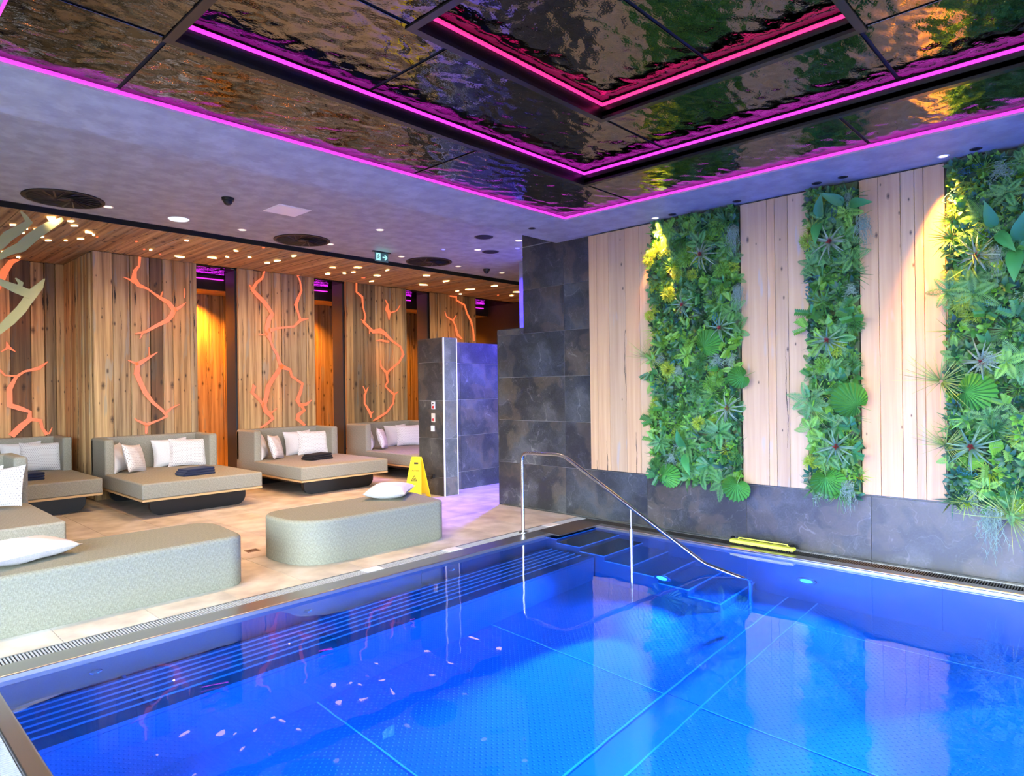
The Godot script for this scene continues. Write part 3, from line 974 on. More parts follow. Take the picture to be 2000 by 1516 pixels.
func build_pool() -> void:
	var p := thing("swimming_pool", "stainless steel swimming pool with studded floor and steps", "pool", Vector3.ZERO)
	var xs := [POOL_X0, 2.44, 4.18, 5.92, POOL_X1]
	for i in 4:
		for zz in [[POOL_Z0, -2.48], [-2.20, POOL_Z1]]:
			put("floor_plate", box_between(Vector3(xs[i] + 0.002, POOL_Y - 0.02, zz[0]), Vector3(xs[i + 1] - 0.002, POOL_Y, zz[1]), 2), M.studded_steel, p)
			if i > 0: put("weld_seam", box_between(Vector3(xs[i] - 0.005, POOL_Y - 0.01, zz[0]), Vector3(xs[i] + 0.005, POOL_Y + 0.003, zz[1])), M.weld_steel, p)
	for i in 3:
		put("channel_cover", box_between(Vector3([POOL_X0, 2.3, 4.2][i] + 0.003, POOL_Y - 0.02, -2.475), Vector3([2.3, 4.2, POOL_X1][i] - 0.003, POOL_Y - 0.004, -2.205)), M.pool_steel, p)
	for z in [-2.478, -2.202]:
		put("channel_edge", box_between(Vector3(POOL_X0, POOL_Y - 0.02, z - 0.006), Vector3(POOL_X1, POOL_Y + 0.004, z + 0.006)), M.weld_steel, p)
	# walls
	put("wall_panel", box_between(Vector3(POOL_X0 - 0.02, POOL_Y - 0.02, POOL_Z0 - 0.02), Vector3(3.93, -0.004, POOL_Z0)), M.pool_steel, p)
	put("wall_panel", box_between(Vector3(3.935, POOL_Y - 0.02, POOL_Z0 - 0.02), Vector3(POOL_X1 + 0.02, -0.004, POOL_Z0)), M.pool_steel, p)
	for z in [[POOL_Z0, -1.2], [-1.197, POOL_Z1]]:
		put("wall_panel", box_between(Vector3(POOL_X1, POOL_Y - 0.02, z[0]), Vector3(POOL_X1 + 0.02, -0.004, z[1])), M.pool_steel, p)
	put("wall_panel", box_between(Vector3(POOL_X0 - 0.02, POOL_Y - 0.02, POOL_Z0), Vector3(POOL_X0, -0.004, POOL_Z1)), M.pool_steel, p)
	put("wall_panel", box_between(Vector3(POOL_X0 - 0.02, POOL_Y - 0.02, POOL_Z1), Vector3(POOL_X1 + 0.02, -0.004, POOL_Z1 + 0.02)), M.pool_steel, p)
	# overflow lips
	put("overflow_lip", rounded_box(Vector3(POOL_X1 + 0.12 - 0.62, 0.03, 0.205), 0.012, 2), M.brushed_steel, p, Vector3((POOL_X1 + 0.12 + 0.62) * 0.5, -0.013, -5.013))
	put("overflow_lip", rounded_box(Vector3(0.12, 0.03, POOL_Z1 - POOL_Z0 + 0.2), 0.012, 2), M.brushed_steel, p, Vector3(POOL_X1 + 0.06, -0.013, (POOL_Z1 + POOL_Z0) * 0.5))
	put("overflow_lip", rounded_box(Vector3(0.09, 0.03, POOL_Z1 - POOL_Z0), 0.012, 2), M.brushed_steel, p, Vector3(POOL_X0 - 0.045, -0.013, (POOL_Z1 + POOL_Z0) * 0.5))
	put("overflow_lip", rounded_box(Vector3(POOL_X1 - POOL_X0, 0.03, 0.2), 0.012, 2), M.brushed_steel, p, Vector3((POOL_X1 + POOL_X0) * 0.5, -0.013, POOL_Z1 + 0.11))
	# overflow channels with their gratings
	for c in [[Vector3(0.30, -0.14, -5.27), Vector3(6.79, -0.06, -5.115)], [Vector3(0.30, -0.14, -5.115), Vector3(0.63, -0.06, 3.3)], [Vector3(6.62, -0.14, -5.115), Vector3(6.79, -0.06, 3.3)], [Vector3(0.63, -0.14, 3.2), Vector3(6.62, -0.06, 3.32)]]:
		put("overflow_channel", box_between(c[0], c[1]), M.dark_metal, p)
	for e in [[Vector3(0.30, -0.06, -5.27), Vector3(6.79, 0.001, -5.258)], [Vector3(0.30, -0.06, -5.125), Vector3(6.6, -0.001, -5.115)], [Vector3(0.30, -0.06, -5.1), Vector3(0.31, 0.001, 3.3)], [Vector3(6.78, -0.06, -5.1), Vector3(6.79, 0.003, 3.3)]]:
		put("channel_rim", box_between(e[0], e[1]), M.brushed_steel, p)
	var st := begin()
	var x := 0.33
	while x < 6.78:
		box(st, Vector3(x, -0.010, -5.19), Vector3(0.0095, 0.018, 0.13))
		x += 0.02
	var g := put("grating", st.commit(), M.grating_grey, p)
	g.set_meta("kind", "stuff")
	st = begin()
	var z := -5.09
	while z < 3.2:
		box(st, Vector3(6.70, -0.010, z), Vector3(0.15, 0.018, 0.0095))
		z += 0.02
	g = put("grating", st.commit(), M.dark_tread, p)
	g.set_meta("kind", "stuff")
	st = begin()
	z = -5.09
	while z < 3.2:
		box(st, Vector3(0.47, -0.010, z), Vector3(0.31, 0.018, 0.0095))
		z += 0.02
	g = put("grating", st.commit(), M.grating_grey, p)
	g.set_meta("kind", "stuff")
	# bench of steel tubes along the lounge side
	for zz in [-4.79, -4.71, -4.63, -4.55, -4.47, -4.38]:
		put("bench_tube", tube_mesh([Vector3(0.80, -0.45, zz), Vector3(5.70, -0.45, zz)], 0.011, 8), M.weld_steel, p)
	put("bench_edge", box_between(Vector3(0.73, -0.475, -4.29), Vector3(5.73, -0.445, -4.225)), M.pool_steel, p)
	put("bench_pan", box_between(Vector3(0.73, -0.53, -4.90), Vector3(5.73, -0.515, -4.23)), M.pool_steel, p)
	put("bench_front", box_between(Vector3(0.73, POOL_Y, -4.25), Vector3(5.73, -0.475, -4.235)), M.studded_steel, p)
	for k in 4:
		var bx := 1.4 + k * 1.3
		put("bench_bracket", box_between(Vector3(bx - 0.01, -0.52, -4.88), Vector3(bx + 0.01, -0.462, -4.30)), M.pool_steel, p)
	# steps down along the planted wall
	for k in 7:
		var front := -4.76 + 0.325 * k
		var back := POOL_Z0 if k == 0 else front - 0.325
		var top := -0.045 - 0.158 * k
		var step := put("step", box_between(Vector3(5.75, POOL_Y, back), Vector3(POOL_X1, top - 0.006, front)), M.pool_steel, p)
		put("step_tread", box_between(Vector3(5.745, top - 0.006, back), Vector3(POOL_X1, top, front - 0.004), 2), M.studded_steel if k > 2 else M.dark_tread, step)
		put("step_nosing", box_between(Vector3(5.742, top - 0.03, front - 0.008), Vector3(POOL_X1, top + 0.002, front + 0.003)), M.weld_steel, step)
		put("step_side", box_between(Vector3(5.738, top - 0.02, back), Vector3(5.748, top + 0.004, front)), M.weld_steel, step)
	# a landing plate at deck level above the first step
	put("landing_plate", box_between(Vector3(5.80, -0.012, -5.105), Vector3(6.61, 0.0035, -4.76), 2, Vector2.ZERO, Vector2(1, 1)), M.dark_tread, p)
	# white gap covers set into the grating, and small nozzle plates in the wall
	for gx in [3.58, 4.57, 6.16]:
		put("channel_plate", box_between(Vector3(gx - 0.09, 0.0, -5.255), Vector3(gx + 0.09, 0.004, -5.13)), M.white_plastic, p)
	for nx in [1.25, 2.75, 4.3]:
		put("wall_nozzle", lathe_up([Vector2(0, 0.0), Vector2(0.03, 0.002), Vector2(0.038, 0.012)], 14), M.rail_steel, p, Vector3(nx, -0.28, POOL_Z0)).rotation.x = PI / 2
	# the water itself
	st = begin()
	box(st, Vector3((POOL_X0 + POOL_X1) * 0.5, (POOL_Y - 0.01 + WATER_Y) * 0.5, (POOL_Z0 + POOL_Z1) * 0.5), Vector3(POOL_X1 - POOL_X0 + 0.02, WATER_Y - POOL_Y + 0.01, POOL_Z1 - POOL_Z0 + 0.02), 2)
	var w := put("pool_water", st.commit(), M.water)
	tag(w, "clear blue lit water filling the steel pool", "water", "", "structure")
	# blue underwater lamps; those out of view are placed to light the pool
	var lamps := [
		[Vector3(POOL_X1 - 0.01, -0.62, -2.30), Vector3(-1, 0, 0), "round underwater lamp in the pool wall below the yellow brush", 66.0, Vector3(-3.2, -0.62, 0.75)],
		[Vector3(POOL_X1 - 0.01, -0.62, 0.10), Vector3(-1, 0, 0), "unseen round underwater lamp in the pool wall below the widest planted strip", 66.0, Vector3(-1.9, -0.5, -0.75)],
		[Vector3(POOL_X1 - 0.01, -0.62, 2.20), Vector3(-1, 0, 0), "unseen round underwater lamp in the pool wall near the window front", 66.0],
		[Vector3(5.737, -0.66, -3.41), Vector3(-1, 0, 0), "small underwater lamp in the side of the pool steps", 12.0, Vector3(-3.0, -0.54, 0.62)],
		[Vector3(POOL_X0 + 0.01, -0.62, -3.1), Vector3(1, 0, 0), "unseen round underwater lamp in the short pool wall facing the steps", 40.0],
		[Vector3(POOL_X0 + 0.01, -0.62, -0.6), Vector3(1, 0, 0), "unseen round underwater lamp in the short pool wall facing the planted strips", 40.0]]
	for l in lamps:
		var o := thing("underwater_light", l[2], "pool light", l[0])
		var turn := Basis(Vector3.FORWARD, PI / 2 * signf(l[1].x)) 
		var a := put("lamp_ring", lathe_up([Vector2(0.060, 0.012), Vector2(0.085, 0.012), Vector2(0.095, 0.0)], 24), M.rail_steel, o)
		a.basis = turn
		a = put("lamp_lens", lathe_up([Vector2(0, 0.010), Vector2(0.04, 0.009), Vector2(0.062, 0.004)], 24), M.pool_lamp_glow, o)
		a.basis = turn
		spot(o, l[1] * 0.05, l[1] + Vector3(0, -0.24, 0), Color(0.12, 0.42, 1.0), l[3], 58, 0.045)
		if l.size() > 4: spot(o, l[1] * 0.05, l[4], Color(0.17, 0.49, 1.0), 600.0, 19, 0.045)  # second narrow beam, aimed to lay a bright streak along the floor
	# handrail down the steps
	var rail := thing("pool_handrail", "polished steel handrail running down the pool steps", "handrail", Vector3(5.64, 0, -5.17))
	var bend := func(a: Vector3, b: Vector3, c: Vector3, r: float) -> Array:
		var out := []
		for k in 6:
			var t := k / 5.0
			var p0 := b + (a - b).normalized() * r
			var p1 := b + (c - b).normalized() * r
			out.append(p0.lerp(b, t).lerp(b.lerp(p1, t), t))
		return out
	var k0 := Vector3(0, -0.005, 0)
	var k1 := Vector3(0, 0.925, 0)
	var k2 := Vector3(0, 0.935, 0.60)
	var k3 := Vector3(0, 0.03, 2.26)
	var k4 := Vector3(0, -0.05, 2.69)
	var k5 := Vector3(0, -1.02, 2.69)
	var path := [k0]
	path.append_array(bend.call(k0, k1, k2, 0.10))
	path.append_array(bend.call(k1, k2, k3, 0.09))
	path.append_array(bend.call(k2, k3, k4, 0.06))
	path.append_array(bend.call(k3, k4, k5, 0.06))
	path.append(k5)
	put("rail_tube", tube_mesh(path, 0.020, 14), M.rail_steel, rail)
	var post := put("rail_post", tube_mesh([Vector3(0, -1.05, 1.47), Vector3(0, 0.24, 1.47)], 0.019, 12), M.rail_steel, rail)
	put("post_pin", tube_mesh([Vector3(0, 0.23, 1.47), Vector3(0, 0.46, 1.47)], 0.008, 8), M.rail_steel, post)
	put("floor_flange", lathe_up([Vector2(0.02, 0.012), Vector2(0.05, 0.008), Vector2(0.052, 0.0)], 16), M.rail_steel, rail)

# ---------------------------------------------------------------- furniture
func daybed(x0: float, front: float, label: String) -> Node3D:
	var w := 1.64
	var d := 2.29
	var t := thing("daybed", label, "daybed", Vector3(x0, 0, front), "upholstered daybeds in the lounge")
	put("seat_cushion", rounded_box(Vector3(w, 0.21, d), 0.022, 3), M.greige_cloth, t, Vector3(w * 0.5, 0.365, -d * 0.5))
	put("oak_edge", box_mesh(Vector3(w - 0.01, 0.028, d - 0.01)), M.oak_edge, t, Vector3(w * 0.5, 0.246, -d * 0.5))
	put("base_frame", box_mesh(Vector3(w - 0.3, 0.06, d - 0.5)), M.black_runner, t, Vector3(w * 0.5, 0.20, -d * 0.5))
	for z in [-0.26, -d + 0.30]:
		# runner with rounded lower corners
		var st := begin()
		var prof := []
		for k in 7: prof.append(Vector2(-0.56 - 0.10 * sin(PI / 2 * k / 6.0) , 0.13 - 0.13 * cos(PI / 2 * (1 - k / 6.0)) ) )
		prof = [Vector2(-0.66, 0.232)]
		for k in 7:
			var a := PI / 2 * k / 6.0
			prof.append(Vector2(-0.52 - 0.14 * cos(a), 0.14 - 0.14 * sin(a)))
		for k in 7:
			var a := PI / 2 * (1 - k / 6.0)
			prof.append(Vector2(0.52 + 0.14 * cos(a), 0.14 - 0.14 * sin(a)))
		prof.append(Vector2(0.66, 0.232))
		var pts := []
		for q in prof: pts.append(Vector3(q.x, q.y, -0.04))
		plate(st, pts, Vector3.BACK, 0.08)
		put("runner", st.commit(), M.black_runner, t, Vector3(w * 0.5, 0, z))
	put("backrest", rounded_box(Vector3(w, 0.56, 0.13), 0.035, 3), M.greige_cloth, t, Vector3(w * 0.5, 0.705, -d + 0.065))
	for x in [0.065, w - 0.065]:
		put("arm", rounded_box(Vector3(0.13, 0.56, 0.72), 0.035, 3), M.greige_cloth, t, Vector3(x, 0.704, -d + 0.36))
	return t

func pillow(mesh: Mesh, mat: Material, at: Vector3, yaw: float, tilt: float, roll: float, label: String, group: String) -> void:
	var o := put("pillow", mesh, mat)
	o.basis = Basis(Vector3.UP, yaw) * Basis(Vector3.RIGHT, tilt) * Basis(Vector3.BACK, roll)
	o.position = at
	tag(o, label, "pillow", group)

func towel(at: Vector3, yaw: float, mat: Material, label: String) -> void:
	var t := thing("folded_towel", label, "towel", at)
	t.rotation.y = yaw
	for k in 3:
		var s := Vector3(0.46 - 0.02 * k, 0.034, 0.30 - 0.015 * k)
		var o := put("fold", rounded_box(s, 0.016, 3), mat, t, Vector3(0.012 * k, 0.017 + 0.031 * k, -0.008 * k))
		o.rotation = Vector3(0, 0.06 * (k - 1), 0.015 * (k - 1))

func build_furniture() -> void:
	var beds := [
		[0.014, -7.37, "daybed standing in front of the others beside the long ottoman"],
		[1.20, -10.67, "daybed in the recessed wood bay"],
		[2.97, -9.47, "daybed with navy towel in front of the widest plank panel"],
		[5.24, -9.47, "daybed with black towel between two lit passages"],
		[7.51, -9.47, "daybed half hidden behind the slate partition"]]
	for b in beds: daybed(b[0], b[1], b[2])
	var plain_pillow := pillow_mesh(0.54, 0.46, 0.15)
	var print_pillow := pillow_mesh(0.58, 0.46, 0.16)
	var small := pillow_mesh(0.46, 0.44, 0.15)
	var beds_by := ["beside the long ottoman", "in the recessed wood bay", "with the navy towel", "with the black towel", "half hidden by the partition"]
	for k in range(1, 5):
		var x: float = beds[k][0]
		var z: float = beds[k][1]
		if k > 1:
			pillow(small, M.white_linen, Vector3(x + 0.22, 0.685, z - 1.78), 0.85, -0.28, 0.05, "plain white pillow against the arm of the daybed " + beds_by[k], "pillows on the daybeds")
			pillow(small, M.drop_print, Vector3(x + 0.40, 0.68, z - 1.60), 0.75, -0.30, -0.10, "drop patterned pillow against the arm of the daybed " + beds_by[k], "pillows on the daybeds")
		pillow(plain_pillow, M.white_linen, Vector3(x + 1.06, 0.69, z - 2.02), -0.10, -0.22, 0.04, "plain white pillow against the back of the daybed " + beds_by[k], "pillows on the daybeds")
		pillow(print_pillow, M.drop_print, Vector3(x + 1.28, 0.685, z - 1.86), -0.30, -0.24, -0.02, "drop patterned pillow against the back of the daybed " + beds_by[k], "pillows on the daybeds")
	pillow(small, M.drop_print, Vector3(1.40, 0.69, -8.75), -0.9, -0.25, 0.10, "drop patterned pillow against the arm of the daybed beside the long ottoman", "pillows on the daybeds")
	pillow(small, M.white_linen, Vector3(1.22, 0.69, -8.95), -0.7, -0.22, 0.05, "plain white pillow tucked behind another on the daybed beside the long ottoman", "pillows on the daybeds")
	towel(Vector3(3.84, 0.472, -9.98), 0.12, M.navy_towel, "folded navy towel on a daybed")
	towel(Vector3(6.06, 0.472, -10.40), 0.20, M.black_towel, "folded black towel on a daybed")
	towel(Vector3(2.02, 0.472, -11.30), 0.1, M.navy_towel, "folded navy towel on the daybed in the recessed bay")
	# two long ottomans at the pool side
	var shape := outline([[0.70, -5.65, 0.16], [2.58, -5.65, 0.13], [2.66, -6.56, 0.34], [0.62, -6.56, 0.34]])
	var o := thing("ottoman", "long pale ottoman with squared end beside the pool", "ottoman", Vector3.ZERO, "ottomans at the pool side")
	put("upholstery", upholstered(shape, 0.43, 0.035), M.pale_cloth, o)
	shape = outline([[3.14, -5.655, 0.44], [4.865, -5.655, 0.09], [5.04, -6.56, 0.30], [3.10, -6.56, 0.34]])
	o = thing("ottoman", "long pale ottoman with rounded end near the slate partition", "ottoman", Vector3.ZERO, "ottomans at the pool side")
	put("upholstery", upholstered(shape, 0.43, 0.035), M.pale_cloth, o)
	var flat := pillow_mesh(0.66, 0.48, 0.17)
	pillow(flat, M.white_linen, Vector3(1.06, 0.505, -6.10), 0.35, -PI / 2, 0.0, "white pillow lying flat on the ottoman with squared end", "pillows on the ottomans")
	pillow(flat, M.white_linen, Vector3(4.62, 0.505, -6.33), 0.72, -PI / 2, 0.0, "white pillow lying flat on the ottoman with rounded end", "pillows on the ottomans")

# ---------------------------------------------------------------- glowing branch inlays
func traced(st: SurfaceTool, line: Array, k: float, ox: float, oy: float, plane_z: float, thick: float, breadth := 0.78) -> void:
	# line = [[x, y, width]...] read off an enlarged view (k times, from ox, oy); laid on the plane z
	var pts := []
	var ws := []
	for q in line:
		var p := on_z(ox + q[0] / k, oy + q[1] / k, plane_z)
		pts.append(p)
		ws.append(maxf(q[2] * breadth, 2.5) / k * (p - EYE).dot(cam_forward) / FOCAL)
	branch_plate(st, pts, ws, Vector3.BACK, thick)

func branch_light(label: String, lines: Array, k: float, ox: float, oy: float, plane_z: float, mat: Material, lamp_at: Vector3, energy: float) -> void:
	var t := thing("glowing_branch_light", label, "wall light", Vector3.ZERO, "glowing branch inlays in the plank walls")
	for l in lines:
		var st := begin()
		traced(st, l, k, ox, oy, plane_z, 0.008)
		put("branch_arm", st.commit(), mat, t)
	if energy > 0:
		var o := OmniLight3D.new()
		o.name = "branch_glow"
		t.add_child(o)
		o.position = lamp_at
		o.light_color = Color(1.0, 0.50, 0.25)
		o.light_energy = energy * 0.25
		o.omni_range = 20.0
		o.light_size = 0.012
		o.shadow_enabled = true

func build_branches() -> void:
	var z := PANEL_Z + 0.054
	var e: Material = M.ember_glow
	branch_light("orange glowing branch reaching from the ceiling, above the daybed with the navy towel", [
		[[862, 385, 18], [858, 440, 16], [832, 470, 26], [825, 520, 42], [855, 560, 32], [910, 582, 14], [950, 612, 16], [985, 636, 26], [1040, 668, 34], [1073, 712, 44], [1058, 748, 36], [1030, 778, 34], [960, 812, 26], [900, 846, 20], [835, 860, 10]],
		[[830, 545, 20], [800, 525, 14], [762, 510, 4]], [[1073, 716, 26], [1110, 695, 20], [1146, 667, 6]], [[990, 634, 14], [1003, 598, 8]], [[880, 852, 16], [862, 892, 5]], [[1138, 580, 5], [1139, 615, 9], [1136, 640, 4]]],
		3.158, 0, 380, z, e, Vector3(4.0, 2.9, PANEL_Z + 0.45), 0.5)
	branch_light("orange glowing branch just above the backrest of the daybed with the navy towel", [
		[[972, 972, 5], [920, 1005, 20], [850, 1047, 40], [842, 1105, 40], [870, 1170, 36], [895, 1222, 36], [945, 1285, 26], [1000, 1330, 22], [1028, 1368, 26], [985, 1390, 12], [905, 1420, 26], [842, 1392, 12], [830, 1380, 4]],
		[[852, 1050, 24], [820, 1035, 16], [788, 1022, 4]], [[922, 1002, 14], [918, 940, 4]], [[1022, 1350, 20], [1060, 1315, 14], [1106, 1295, 4]], [[905, 1420, 24], [900, 1476, 14]]],
		3.158, 0, 380, z, e, Vector3(4.0, 1.6, PANEL_Z + 0.45), 0.4)
	var zb := BAY_Z + 0.054
	branch_light("orange glowing branch high in the recessed bay", [[[132, 395, 12], [70, 415, 40], [30, 470, 50], [0, 540, 50], [-40, 620, 40]], [[40, 908, 4], [48, 940, 28], [95, 970, 5]], [[48, 945, 18], [5, 972, 5]]], 3.158, 0, 380, zb, e, Vector3(2.3, 2.9, BAY_Z + 0.45), 0.4)
	branch_light("orange glowing branch above the daybed in the recessed bay", [
		[[296, 1030, 5], [240, 1072, 26], [150, 1092, 16], [100, 1125, 22], [58, 1200, 38], [60, 1300, 44], [130, 1322, 36], [185, 1342, 26], [180, 1390, 40], [130, 1430, 44], [70, 1490, 46]],
		[[100, 1122, 16], [30, 1115, 12], [0, 1085, 14], [-40, 1060, 8]], [[180, 1385, 30], [250, 1395, 26], [260, 1440, 18], [290, 1482, 26]], [[302, 1478, 14], [322, 1435, 4]]],
		3.158, 0, 380, zb, e, Vector3(2.3, 1.6, BAY_Z + 0.45), 0.4)
	branch_light("forked orange glowing branch on the upper panel above the daybed with the black towel", [
		[[225, 298, 14], [240, 340, 12], [225, 385, 18], [190, 415, 22], [165, 455, 32], [195, 490, 34], [235, 530, 34], [265, 570, 30], [285, 605, 36], [265, 640, 36], [255, 690, 44], [265, 738, 44], [275, 765, 20], [290, 810, 18], [315, 850, 22], [328, 895, 26], [345, 930, 40]],
		[[162, 450, 16], [145, 424, 4]], [[258, 725, 22], [232, 730, 14], [203, 732, 4]],
		[[262, 705, 30], [330, 690, 16], [420, 680, 16], [460, 640, 26], [490, 635, 14], [508, 632, 5]], [[458, 640, 22], [445, 600, 16], [430, 550, 30], [440, 520, 26], [465, 460, 14], [455, 400, 12], [440, 372, 14], [482, 355, 5]]],
		3.125, 440, 420, z, e, Vector3(6.0, 2.9, PANEL_Z + 0.45), 0.5)
	branch_light("forked orange glowing branch just above the backrest of the daybed with the black towel", [
		[[345, 920, 30], [322, 955, 34], [290, 1000, 34], [260, 1050, 38], [250, 1110, 36], [235, 1160, 40], [245, 1195, 36], [270, 1215, 38], [290, 1245, 26], [240, 1285, 18], [213, 1299, 12]],
		[[272, 1215, 18], [315, 1180, 4]], [[235, 1160, 26], [200, 1120, 20], [165, 1085, 26], [176, 1050, 30], [168, 1033, 6]], [[165, 1085, 14], [150, 1078, 4]],
		[[340, 925, 40], [395, 945, 22], [405, 985, 20], [470, 1030, 22], [460, 1075, 26], [440, 1130, 34], [455, 1160, 30], [495, 1155, 24], [526, 1130, 5]], [[462, 1160, 26], [482, 1192, 26], [445, 1220, 32], [440, 1245, 34], [486, 1285, 18]]],
		3.125, 440, 420, z, e, Vector3(6.0, 1.6, PANEL_Z + 0.45), 0.4)
	branch_light("long winding orange glowing branch above the daybed half hidden by the partition", [
		[[800, 413, 14], [800, 470, 16], [835, 500, 20], [840, 560, 12], [855, 620, 14], [845, 655, 24], [880, 690, 20], [900, 712, 30], [945, 706, 42], [975, 725, 30], [1020, 770, 18], [1070, 805, 16], [1086, 852, 22], [1060, 900, 14], [1000, 950, 16], [985, 970, 22], [990, 1020, 18], [975, 1045, 14], [1000, 1070, 16], [1030, 1095, 20], [1025, 1150, 14], [985, 1205, 16], [930, 1240, 18], [903, 1256, 10]],
		[[845, 650, 14], [828, 638, 4]], [[1030, 1095, 14], [1056, 1078, 5]], [[985, 965, 20], [950, 925, 16], [945, 888, 5]], [[882, 702, 14], [878, 726, 5]], [[1000, 775, 16], [950, 765, 16], [918, 768, 5]]],
		3.125, 440, 420, z, e, Vector3(8.4, 2.3, PANEL_Z + 0.45), 0.5)
	branch_light("short orange glowing fork between the winding branch and the passage", [[[998, 640, 6], [1000, 600, 34], [986, 575, 38], [990, 545, 14], [975, 516, 5]], [[1008, 597, 12], [1045, 585, 8], [1068, 550, 5]]], 3.125, 440, 420, z, e, Vector3.ZERO, 0)
	branch_light("small orange glowing twig beside the foot of the winding branch", [[[872, 1050, 5], [850, 1100, 18], [850, 1150, 14], [885, 1210, 24], [890, 1237, 10]], [[886, 1215, 12], [906, 1200, 5]], [[856, 1080, 12], [840, 1045, 5]]], 3.125, 440, 420, z, e, Vector3.ZERO, 0)
	branch_light("tall orange glowing branch on the panel above the shower partition", [[[1370, 495, 10], [1410, 500, 16], [1410, 520, 14], [1460, 550, 16], [1475, 600, 16], [1500, 650, 18], [1512, 700, 16], [1520, 770, 12]]], 3.125, 440, 420, z, e, Vector3(10.5, 2.9, PANEL_Z + 0.45), 0.4)
	branch_light("short forked orange glowing branch on the panel above the shower partition", [[[1340, 588, 5], [1350, 620, 10], [1390, 645, 14], [1405, 680, 14], [1415, 730, 28], [1446, 758, 12]], [[1390, 642, 12], [1410, 612, 5]]], 3.125, 440, 420, z, e, Vector3.ZERO, 0)
	# sparks let into the wood ceiling
	var sparks := [[25, 438, 9], [50, 445, 14], [70, 447, 10], [45, 454, 8], [100, 427, 22], [135, 431, 10], [146, 440, 12], [172, 453, 14], [183, 458, 9], [80, 462, 9], [92, 469, 12], [128, 469, 7], [155, 466, 9], [190, 462, 5], [10, 492, 10], [36, 502, 9], [266, 471, 6], [282, 486, 5], [295, 487, 7], [313, 496, 5], [352, 501, 14], [363, 469, 7], [417, 503, 14], [460, 489, 8], [443, 501, 7],
		[514, 483, 5], [488, 502, 7], [540, 509, 11], [572, 500, 9], [522, 513, 8], [650, 522, 7], [640, 534, 12], [672, 533, 8], [692, 531, 8], [699, 522, 11], [739, 538, 10], [727, 549, 7], [710, 542, 5], [757, 527, 9], [832, 538, 9], [826, 556, 13], [870, 549, 11], [893, 568, 8], [899, 574, 8], [918, 565, 11], [966, 558, 7], [973, 576, 5], [999, 577, 9], [1008, 570, 9]]
	for s in sparks:
		var c := on_y(s[0], s[1], LOUNGE_Y - 0.004)
		if c.z < -11.7 and c.x > 2.95: c = c * 1.0; c.z = -11.6
		var size: float = s[2] / FOCAL * (c - EYE).dot(cam_forward) * 0.46
		var pts := []
		var n := 7
		var turn := rng.randf() * TAU
		for k in n:
			var a := turn - TAU * k / n
			var r := size * (0.45 + 0.75 * rng.randf()) * (1.6 if k % 3 == 0 else 0.7)
			pts.append(c + Vector3(cos(a) * r, 0, sin(a) * r * 1.4))
		var st := begin()
		plate(st, pts, Vector3.DOWN, 0.014)
		var o := put("glowing_spark_light", st.commit(), M.warm_spark if s[2] > 6 else M.ember_glow)
		var where := "in front of the recessed bay" if c.x < 3.0 else "before the panel with the navy towel daybed" if c.x < 5.0 else "before the panel with the black towel daybed" if c.x < 7.2 else "before the panel behind the slate partition" if c.x < 9.4 else "near the blue shower wall"
		tag(o, "%s warm glowing cut-out in the wood ceiling %s" % ["large" if s[2] > 11 else "small" if s[2] > 7 else "tiny", where], "ceiling light", "glowing cut-outs in the wood ceiling")
	# olive metal branch hanging in the slot
	var layer := 0
	var t := thing("olive_branch_hanging", "flat olive green metal branch hanging from the black ceiling slot", "decoration")
	for l in [[[-120, 930, 30], [0, 835, 42], [60, 780, 56], [130, 710, 54], [165, 660, 52], [198, 612, 58], [245, 565, 40], [276, 518, 5]], [[195, 620, 56], [100, 582, 54], [0, 540, 40], [-120, 470, 40]], [[112, 588, 34], [128, 545, 28], [95, 515, 8]],
		[[-120, 420, 40], [0, 385, 34], [60, 350, 44], [130, 325, 60], [165, 290, 60], [230, 240, 56], [300, 195, 50], [388, 150, 22]], [[-120, 400, 40], [0, 310, 52], [50, 255, 60], [110, 222, 52], [180, 170, 40], [150, 130, 24], [128, 105, 10]], [[-120, 930, 30], [-130, 700, 40], [-120, 470, 40], [-120, 150, 40], [-110, 60, 30]]]:
		var st := begin()
		layer += 1
		traced(st, l, 3.158, 0, 380, -9.57 + 0.002 * layer, 0.006, 1.0)
		put("branch_arm", st.commit(), M.olive_paint, t)

